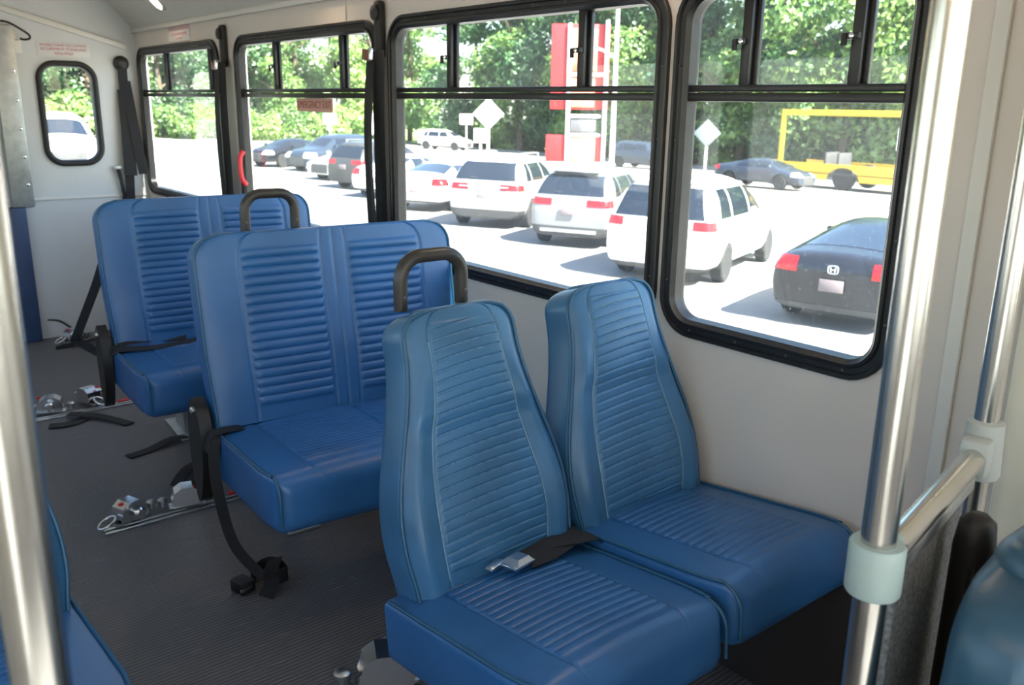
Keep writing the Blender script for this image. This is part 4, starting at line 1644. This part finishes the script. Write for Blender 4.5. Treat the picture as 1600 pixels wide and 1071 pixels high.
BODY = {
    # x from the rear bumper forwards
    'suv': dict(L=4.65, hw=.93, st=[(.06, .0, .42, 1.06, 1.62, .92, .66), (.30, .28, .62, 1.08, 1.67, 1, .70), (1.15, 1.15, 1.25, 1.06, 1.69, 1, .71), (2.2, 2.2, 2.2, 1.03, 1.68, 1, .70),
                                    (3.05, 3.15, 2.85, 1.01, 1.60, 1, .66), (3.45, 3.55, 3.62, .99, 1.06, 1, .74), (4.05, 4.05, 4.05, .92, 1.02, .99, .72), (4.52, 4.52, 4.48, .80, .92, .94, .62), (4.66, 4.64, 4.58, .72, .82, .86, .56)],
                ax=(.92, 3.68), rearw=(1.12, 1.53, .66), sidez=(1.10, 1.50), side=[(.62, 1.05), (1.13, 2.12), (2.20, 3.05)], ws=(2.85, 3.6), roof=1.69),
    'van': dict(L=5.1, hw=.99, st=[(.06, .0, .34, 1.10, 1.70, .94, .72), (.30, .26, .50, 1.10, 1.75, 1, .75), (1.2, 1.2, 1.2, 1.06, 1.79, 1, .76), (2.5, 2.5, 2.4, 1.02, 1.78, 1, .75),
                                   (3.3, 3.45, 3.0, 1.0, 1.68, 1, .68), (3.95, 4.05, 4.1, .98, 1.04, 1, .72), (4.5, 4.5, 4.5, .88, .96, .97, .68), (4.95, 4.95, 4.9, .76, .86, .92, .58), (5.1, 5.08, 5.02, .68, .78, .84, .52)],
                ax=(1.0, 4.05), rearw=(1.12, 1.62, .72), sidez=(1.12, 1.60), side=[(.55, 1.2), (1.3, 2.4), (2.5, 3.35)], ws=(3.0, 4.05), roof=1.79),
    'sedan': dict(L=4.6, hw=.90, st=[(.06, .0, .08, .84, .97, .92, .72), (.20, .20, .22, .92, 1.03, .99, .74), (.48, .46, .48, .94, 1.05, 1, .74), (1.40, 1.45, 1.72, .94, 1.32, 1, .62), (2.3, 2.3, 2.3, .93, 1.38, 1, .62),
                                     (2.95, 3.05, 2.85, .92, 1.31, 1, .60), (3.4, 3.5, 3.58, .90, .97, 1, .70), (4.0, 4.0, 4.0, .82, .90, .98, .68), (4.45, 4.45, 4.40, .70, .80, .92, .58), (4.6, 4.58, 4.52, .62, .72, .84, .52)],
                  ax=(.95, 3.65), rearw=None, sidez=(.97, 1.27), side=[(1.25, 2.2), (2.28, 3.1)], ws=(2.85, 3.55), roof=1.43),
}
SHELLS = {}
for kname, sp in BODY.items():
    sh = shell_mesh(sp['st'], sp['hw'])
    parts = []
    hw, Lc = sp['hw'], sp['L']
    P = lambda *a: patch(sh, [(Vector(co), Vector(no)) for co, no in a[0]], *a[1:])
    if sp['rearw']:
        z0, z1, wv = sp['rearw']
        parts.append(('rear_window', CARGLASS, P([((0, 0, z0), (0, 0, -1)), ((0, 0, z1), (0, 0, 1)), ((.60, 0, 0), (1, 0, 0)), ((0, hw * .80, z0), (0, 1, .30)), ((0, -hw * .80, z0), (0, -1, .30))])))
    else:
        parts.append(('rear_window', CARGLASS, P([((.56, 0, 0), (-1, 0, 0)), ((1.60, 0, 0), (1, 0, 0)), ((0, 0, 1.03), (0, 0, -1)), ((.56, hw * .72, 0), (.12, 1, 0)), ((.56, -hw * .72, 0), (.12, -1, 0))])))
    a, b = sp['ws']
    parts.append(('windscreen', CARGLASS, P([((a + .10, 0, 0), (-1, 0, 0)), ((b - .06, 0, 0), (1, 0, 0)), ((0, 0, sp['sidez'][0] - .02), (0, 0, -1)), ((a, hw * .56, 0), (-.16, 1, 0)), ((a, -hw * .56, 0), (-.16, -1, 0))])))
    z0, z1 = sp['sidez']
    for sgn in (1, -1):
        for wi_, (xa, xb_) in enumerate(sp['side']):
            pl = [((0, 0, z0), (0, 0, -1)), ((0, 0, z1), (0, 0, 1)), ((0, sgn * hw * .5, 0), (0, -sgn, 0))]
            last = wi_ == len(sp['side']) - 1
            first = wi_ == 0
            pl.append(((xb_, 0, z0), (1, 0, .75 if last else 0)))
            pl.append(((xa, 0, z0), (-1, 0, (.55 if kname == 'suv' else (.35 if kname == 'van' else 1.1)) if first else 0)))
            q = P(pl)
            if q:
                parts.append(('side_window', CARGLASS, q))
    # tail and head lamps, bumper, cladding
    for sgn in (1, -1):
        if kname == 'van':
            lz = (.95, 1.10, .62, .30)
        elif kname == 'suv':
            lz = (.90, 1.04, .42, .34)
        else:
            lz = (.76, .95, .55, .36)
        parts.append(('tail_lamp', TAIL, P([((0, 0, lz[0]), (0, 0, -1)), ((0, 0, lz[1]), (0, 0, 1)), ((lz[3], 0, 0), (1, 0, 0)), ((0, sgn * hw * lz[2], 0), (0, -sgn, 0))], .012)))
        parts.append(('head_lamp', HEADL, P([((0, 0, .62), (0, 0, -1)), ((0, 0, .80 if kname == 'sedan' else .86), (0, 0, 1)), ((Lc - .42, 0, 0), (-1, 0, 0)), ((0, sgn * hw * .48, 0), (0, -sgn, 0))], .010)))
    parts.append(('rear_bumper', CLAD, P([((0, 0, .20), (0, 0, -1)), ((0, 0, .46 if kname == 'suv' else .33), (0, 0, 1)), ((.45, 0, 0), (1, 0, 0)), ((0, 0, .26), (0, 0, -1))], .014)))
    parts.append(('front_grille', CLAD, P([((0, 0, .30), (0, 0, -1)), ((0, 0, .66), (0, 0, 1)), ((Lc - .25, 0, 0), (-1, 0, 0)), ((0, hw * .5, 0), (0, 1, 0)), ((0, -hw * .5, 0), (0, -1, 0))], .012)))
    body = cut_arches(sh.copy(), sp['ax'], .385, hw)
    SHELLS[kname] = (body, [p for p in parts if p[2]], sp)

wt = MB().lathe([(.20, -.10), (.30, -.11), (.325, -.09), (.33, -.04), (.33, .04), (.325, .09), (.30, .11), (.20, .10)], Matrix.Rotation(PI / 2, 4, 'X'), 28).mesh()
wr_ = MB()
wr_.lathe([(.215, -.085), (.215, -.10), (.20, -.095), (.19, -.07), (.05, -.085), (.02, -.09)], Matrix.Rotation(-PI / 2, 4, 'X'), 28)
for k in range(5):
    wr_.box((0, 0, 0), (.001, .001, .001))
    a = 2 * PI * k / 5
    M = Matrix.Rotation(a, 4, 'Y') @ Matrix.Translation((.115, -.088, 0))
    wr_ = wr_.add([], [])
    q = MB().box((0, 0, 0), (.17, .02, .05), .005)
    wr_.add([M @ Vector(p) for p in q.v], q.f)
wrm = wr_.mesh()


def vehicle(kind, label, col, loc, head, name='parked_car', cat='car', group='parked cars', extras=(), scale=1., lamp_off=False):
    body, parts, sp = SHELLS[kind]
    root = empty(name)
    root.name = name
    tag(root, label, cat, group)
    z = Vector((-GS, 0, 1)).normalized()
    h = Vector((math.cos(head), math.sin(head), 0))
    h = (h - z * h.dot(z)).normalized()
    y = z.cross(h)
    x0 = sp['ax'][0]
    org = Vector((loc[0], loc[1], gz(loc[0]))) - h * x0 * scale
    root.matrix_world = Matrix(((h.x, y.x, z.x, org.x), (h.y, y.y, z.y, org.y), (h.z, y.z, z.z, org.z), (0, 0, 0, 1))) @ Matrix.Scale(scale, 4)
    bme = body.copy()
    b = obj('body', bme, col, root)
    auto_smooth(bme, 40)
    for nm, m, me in parts:
        o = bpy.data.objects.new(nm, me)
        if not me.materials:
            me.materials.append(m)
            for p in me.polygons:
                p.use_smooth = True
            auto_smooth(me, 40)
        link(o, root)
    for ax in sp['ax']:
        for sgn in (1, -1):
            w = bpy.data.objects.new('wheel', wt)
            if not wt.materials:
                wt.materials.append(TYRE)
                auto_smooth(wt, 40)
            link(w, root)
            w.location = (ax, sgn * (sp['hw'] - .12), .33)
            w.rotation_euler = (0, 0, 0 if sgn < 0 else PI)
            r = bpy.data.objects.new('rim', wrm)
            if not wrm.materials:
                wrm.materials.append(RIM)
            link(r, w)
    # mirrors
    for sgn in (1, -1):
        mb = MB().box((sp['ws'][1] - .42, sgn * (sp['hw'] + .07), sp['sidez'][0] + .06), (.10, .20, .15), .04)
        mb.build('wing_mirror', col, root, 50)
    # plate
    zp = {'suv': .80, 'van': .72, 'sedan': .62}[kind]
    MB().box((-.035, 0, zp), (.02, .32, .16), .004).build('licence_plate', PLATEM, root, 35)
    if 'rails' in extras:
        for sgn in (1, -1):
            MB().tube(smooth_path([(.75, sgn * sp['hw'] * .60, sp['roof'] - .02), (.95, sgn * sp['hw'] * .61, sp['roof'] + .035), (2.4, sgn * sp['hw'] * .61, sp['roof'] + .035), (2.65, sgn * sp['hw'] * .58, sp['roof'] - .03)], 4), .018, 8).build('roof_rail', CHR2, root, 50)
    if 'spoiler' in extras:
        MB().box((.42, 0, sp['roof'] - .06), (.34, sp['hw'] * 1.18, .035), .014, Matrix.Rotation(-.12, 4, 'Y')).build('roof_spoiler', col, root, 45)
    if 'skid' in extras:
        MB().box((.02, 0, .37), (.06, sp['hw'] * 1.35, .07), .02).build('skid_plate', CHR2, root, 45)
    if 'badge' in extras:
        em = MB()
        pts = [(-.022, y_, .84 + z_) for y_, z_ in round_rect(.13, .105, .03, 4)]
        em.tube(pts, .008, 6, closed=True)
        em.box((-.024, .030, .84), (.012, .016, .078), .003, Matrix.Rotation(-.12, 4, 'X'))
        em.box((-.024, -.030, .84), (.012, .016, .078), .003, Matrix.Rotation(.12, 4, 'X'))
        em.box((-.024, 0, .838), (.012, .060, .015), .003)
        em.build('emblem', CHR2, root, 40)
    if 'chrome' in extras:
        MB().box((-.02, 0, .98), (.03, sp['hw'] * 1.3, .03), .008).build('trim_strip', CHR2, root, 45)
    if 'wiper' in extras:
        MB().box((.10, .12, 1.16), (.012, .50, .02), .004, Matrix.Rotation(.12, 4, 'X')).build('rear_wiper', CLAD, root, 45)
    return root


HD = math.radians(17)
vehicle('sedan', 'black sedan nearest the bus, seen from behind through the narrow window', P_BLACK, (11.44, 6.50), math.radians(15), extras=('badge',))
vehicle('van', 'white minivan with red tail lamps between the black sedan and the grey crossover', P_WHITE, (12.00, 10.27), math.radians(22), extras=('wiper', 'spoiler'))
vehicle('suv', 'silver grey crossover with pale skid plate left of the white minivan', P_GREY, (13.39, 14.20), math.radians(30), extras=('spoiler', 'skid', 'wiper'))
vehicle('suv', 'silver white sport utility with chrome tailgate strip left of the grey crossover', P_SILV, (13.75, 17.74), math.radians(34), extras=('rails', 'chrome', 'wiper'), scale=1.05)
vehicle('sedan', 'white sedan left of the silver white sport utility', P_WHITE, (14.28, 21.64), math.radians(34))
vehicle('sedan', 'white sedan half hidden behind the shoulder belt', P_WHITE, (15.14, 25.32), math.radians(30))
vehicle('suv', 'charcoal sport utility seen from behind through the emergency window', P_DK, (16.03, 28.67), HD, extras=('rails',))
vehicle('sedan', 'silver sedan facing the bus beside the charcoal sport utility', P_SILV, (19.80, 33.60), PI + HD)
vehicle('suv', 'dark blue grey sport utility facing the bus beyond the silver sedan', P_BLUE, (21.42, 38.92), PI + HD)
vehicle('sedan', 'black sedan facing the bus at the far left end of the row', P_BLACK, (20.78, 42.15), PI + HD)
vehicle('suv', 'small distant silver sport utility driving on the road', P_SILV, (43.62, 65.54), math.radians(-62), 'distant_car', 'car', 'cars on the road')
vehicle('sedan', 'dark sedan driving on the road above the white minivan', P_BLUE, (35.60, 26.67), math.radians(-86), 'distant_car', 'car', 'cars on the road')
vehicle('suv', 'dark distant sport utility on the road right of the red sign tower', P_BLUE, (42.19, 40.46), math.radians(-84), 'distant_car', 'car', 'cars on the road')
vehicle('van', 'white van facing the bus, seen through the small rear window', P_WHITE, (9.10, 42.9), math.radians(-98), 'parked_van', 'van', 'parked cars', scale=1.25)

# ---- road signs
SIGNM = mat('pale sign back', (.72, .72, .72), .5)
POSTM = mat('galvanised post', (.60, .60, .58), .5, metal=.3)


def road_sign(x, y, z0, z1, shape, w, h, label, post_w=.06, face=None):
    root = empty('road_sign', (x, y, gz(x)))
    root.name = 'road_sign'
    tag(root, label, 'sign', 'road signs')
    an_ = math.atan2(y, x)     # board roughly square to the bus
    zc = (z0 + z1) / 2 - gz(x)
    Rm = Matrix.Rotation(an_, 4, 'Z')
    if shape == 'diamond':
        M = Rm @ Matrix.Translation((-.06, 0, zc)) @ Matrix.Rotation(PI / 4, 4, 'X')
    else:
        M = Rm @ Matrix.Translation((-.06, 0, zc))
    mb = MB().box((0, 0, 0), (.02, w, h), .008)
    xform_mb(mb, M).build('sign_board', face or SIGNM, root, 35)
    xform_mb(MB().box((0, 0, (z1 - gz(x)) / 2 - .05), (post_w, post_w, z1 - gz(x) - .1), .01), Rm).build('post', POSTM, root, 35)
    return root


road_sign(16.5, 21.65, .68, 1.62, 'diamond', .66, .66, 'large white diamond sign above the silver white sport utility', .09)
road_sign(16.28, 21.75, .30, .72, 'rect', .40, .42, 'small white square sign beside the diamond sign post', .07)
road_sign(22.6, 31.2, .55, 1.02, 'rect', .56, .44, 'small pinkish sign left of the diamond sign', .05, mat('pinkish sign', (.62, .45, .44), .5))
road_sign(23.3, 44.9, .21, .81, 'rect', .72, .55, 'white square sign on a post above the dark blue grey sport utility', .10)
road_sign(20.8, 36.2, .0, .95, 'rect', .42, .95, 'tall narrow white sign left of the shoulder belt', .10)
road_sign(24.5, 19.8, .10, 1.05, 'diamond', .66, .66, 'grey diamond sign added for a reflection in the narrow window', .08, mat('grey sign reflection', (.10, .12, .13), .5))  # last board is added in place of a sign reflected in the glass

# ---- red sign tower and lamp post
root = empty('sign_tower', (27.3, 29.2, gz(27.3)))
tag(root, 'tall red sign tower with white posts and blank panels', 'sign tower')
ux = Vector((.777, -.63, 0))
Mt = Matrix(((ux.x, .63, 0, 0), (ux.y, .777, 0, 0), (0, 0, 1, 0), (0, 0, 0, 1)))
REDS = mat('red sign steel', (.34, .012, .014), .45)
PEACH = mat('pale orange sign panel', (.62, .20, .10), .5)
GREYP = mat('grey sign panel', (.07, .07, .08), .5)
WHP = mat('white sign post', (.80, .80, .80), .4)
gb = -gz(27.3)


def tb(name, x0, x1, y, d, z0, z1, m, bev=.02):
    mb = MB().box(((x0 + x1) / 2, y, (z0 + z1) / 2 + gb), (x1 - x0, d, z1 - z0), bev)
    return xform_mb(mb, Mt).build(name, m, root, 35)


tb('sign_cabinet', -1.30, 1.20, .15, .70, 1.25, 4.78, REDS)
tb('sign_cabinet', -1.45, 1.10, .15, .70, -1.0, .15, REDS)
tb('post', -.62, -.46, -.28, .16, gz(27.3), 4.80, WHP)
tb('post', .98, 1.14, -.28, .16, gz(27.3), 4.95, WHP)
tb('sign_panel', -.42, .66, -.22, .05, 2.85, 4.60, PEACH)
tb('sign_panel', -.42, .60, -.22, .05, 1.35, 2.60, PEACH)
tb('sign_panel', -.46, .70, -.24, .05, -1.05, .05, PEACH)
tb('sign_panel', -.40, .72, -.10, .30, .30, .85, GREYP)
tb('crossbar', -.44, .95, -.26, .12, 2.64, 2.80, WHP)
tb('crossbar', -.50, .90, -.26, .12, .90, 1.04, WHP)
tb('crossbar', -.50, .90, -.26, .12, .10, .24, WHP)
tb('crossbar', -.46, .85, -.26, .12, -1.30, -1.10, GREYP)
root = empty('street_lamp', (27.9, 27.7, gz(27.9)))
tag(root, 'white lamp post with a bracket lamp in front of the red sign tower', 'street lamp')
MB().tube([(0, 0, 0), (0, 0, 3.0), (0, 0, 8.5)], [.12, .10, .07], 12).build('post', WHP, root, 50)
MB().tube(smooth_path([(0, 0, 5.35), (-.25, .22, 5.55), (-.50, .42, 5.70), (-.62, .50, 5.72)], 5), .05, 8).build('arm', WHP, root, 50)
MB().box((-.80, .64, 5.74), (.50, .26, .12), .04, Matrix.Rotation(-.68, 4, 'Z')).build('lamp_head', WHP, root, 45)

# ---- yellow bus added across the road in place of a window reflection
YEL = mat('yellow coach paint', (.75, .45, .02), .4)
root = empty('yellow_bus_reflection', (40.0, 21.96, gz(40.0)))
root.scale = (1.156, 1.156, 1.156)
tag(root, 'yellow bus with wide open window bays, added across the road for a window reflection', 'bus')
gbz = -1.828


def yb(name, x0, x1, y0, y1, z0, z1, m=YEL, bev=.03):
    mb = MB().box(((x0 + x1) / 2, (y0 + y1) / 2 - 19.0, (z0 + z1) / 2 - gbz), (x1 - x0, y1 - y0, z1 - z0), bev)
    mb.v = [(x - 34.6, y, z) for x, y, z in mb.v]
    return mb.build(name, m, root, 35)


for sx, nm in ((33.5, 'near'), (35.6, 'far')):
    # lower side panel with a wheel arch
    pts = [(23.05, -.78), (23.05, -1.25), (22.6, -1.38)]
    ac = 19.95
    pts += [(ac + .75 * math.cos(a), -1.45 + .55 * math.sin(a)) for a in [PI * k / 12 for k in range(13)]]
    pts += [(14.6, -1.48), (14.6, -.78)]
    mb = MB().prism([(y - 19.0, z - gbz) for y, z in pts], .06, Matrix(((0, 0, 1, sx - 34.6), (1, 0, 0, 0), (0, 1, 0, 0), (0, 0, 0, 1))))
    mb.build('side_panel', YEL, root, 35)
    for yy in ((22.9, 17.1, 14.7) if nm == 'near' else (16.0, 14.7)):
        yb('window_post', sx - .01, sx + .08, yy, yy + .22, -.8, 1.22)
    yb('roof_rail', sx - .01, sx + .09, 14.6, 23.1, 1.16, 1.38)
yb('floor_pan', 33.5, 35.7, 14.7, 23.0, -1.22, -1.12, CLAD)
for yy in (19.95, 15.9):
    for xx in (33.55, 35.45):
        mb = MB().lathe([(.25, -.13), (.46, -.13), (.50, -.08), (.50, .08), (.46, .13), (.25, .13)], Matrix.Translation((xx - 34.6 + .1, yy - 19.0, .50)) @ Matrix.Rotation(PI / 2, 4, 'Y'), 24)
        mb.build('wheel', TYRE, root, 40)
yb('white_board', 33.40, 33.45, 16.9, 17.75, -.10, .75, SIGNM, .01)
for yy in (21.2, 20.6):
    yb('seat_back', 34.2, 35.2, yy, yy + .12, -1.1, -.35, SEAT_IN, .04)

# added dark strip: under-seat shade put in as colour along the wall foot
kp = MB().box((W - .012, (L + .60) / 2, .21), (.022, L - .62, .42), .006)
tag(kp.build('wall_foot_shade', mat('dark brown seat shade', (.035, .028, .026), .8, bump=.3)), 'added dark strip for the under-seat shade along the foot of the side wall', None, None, 'structure')
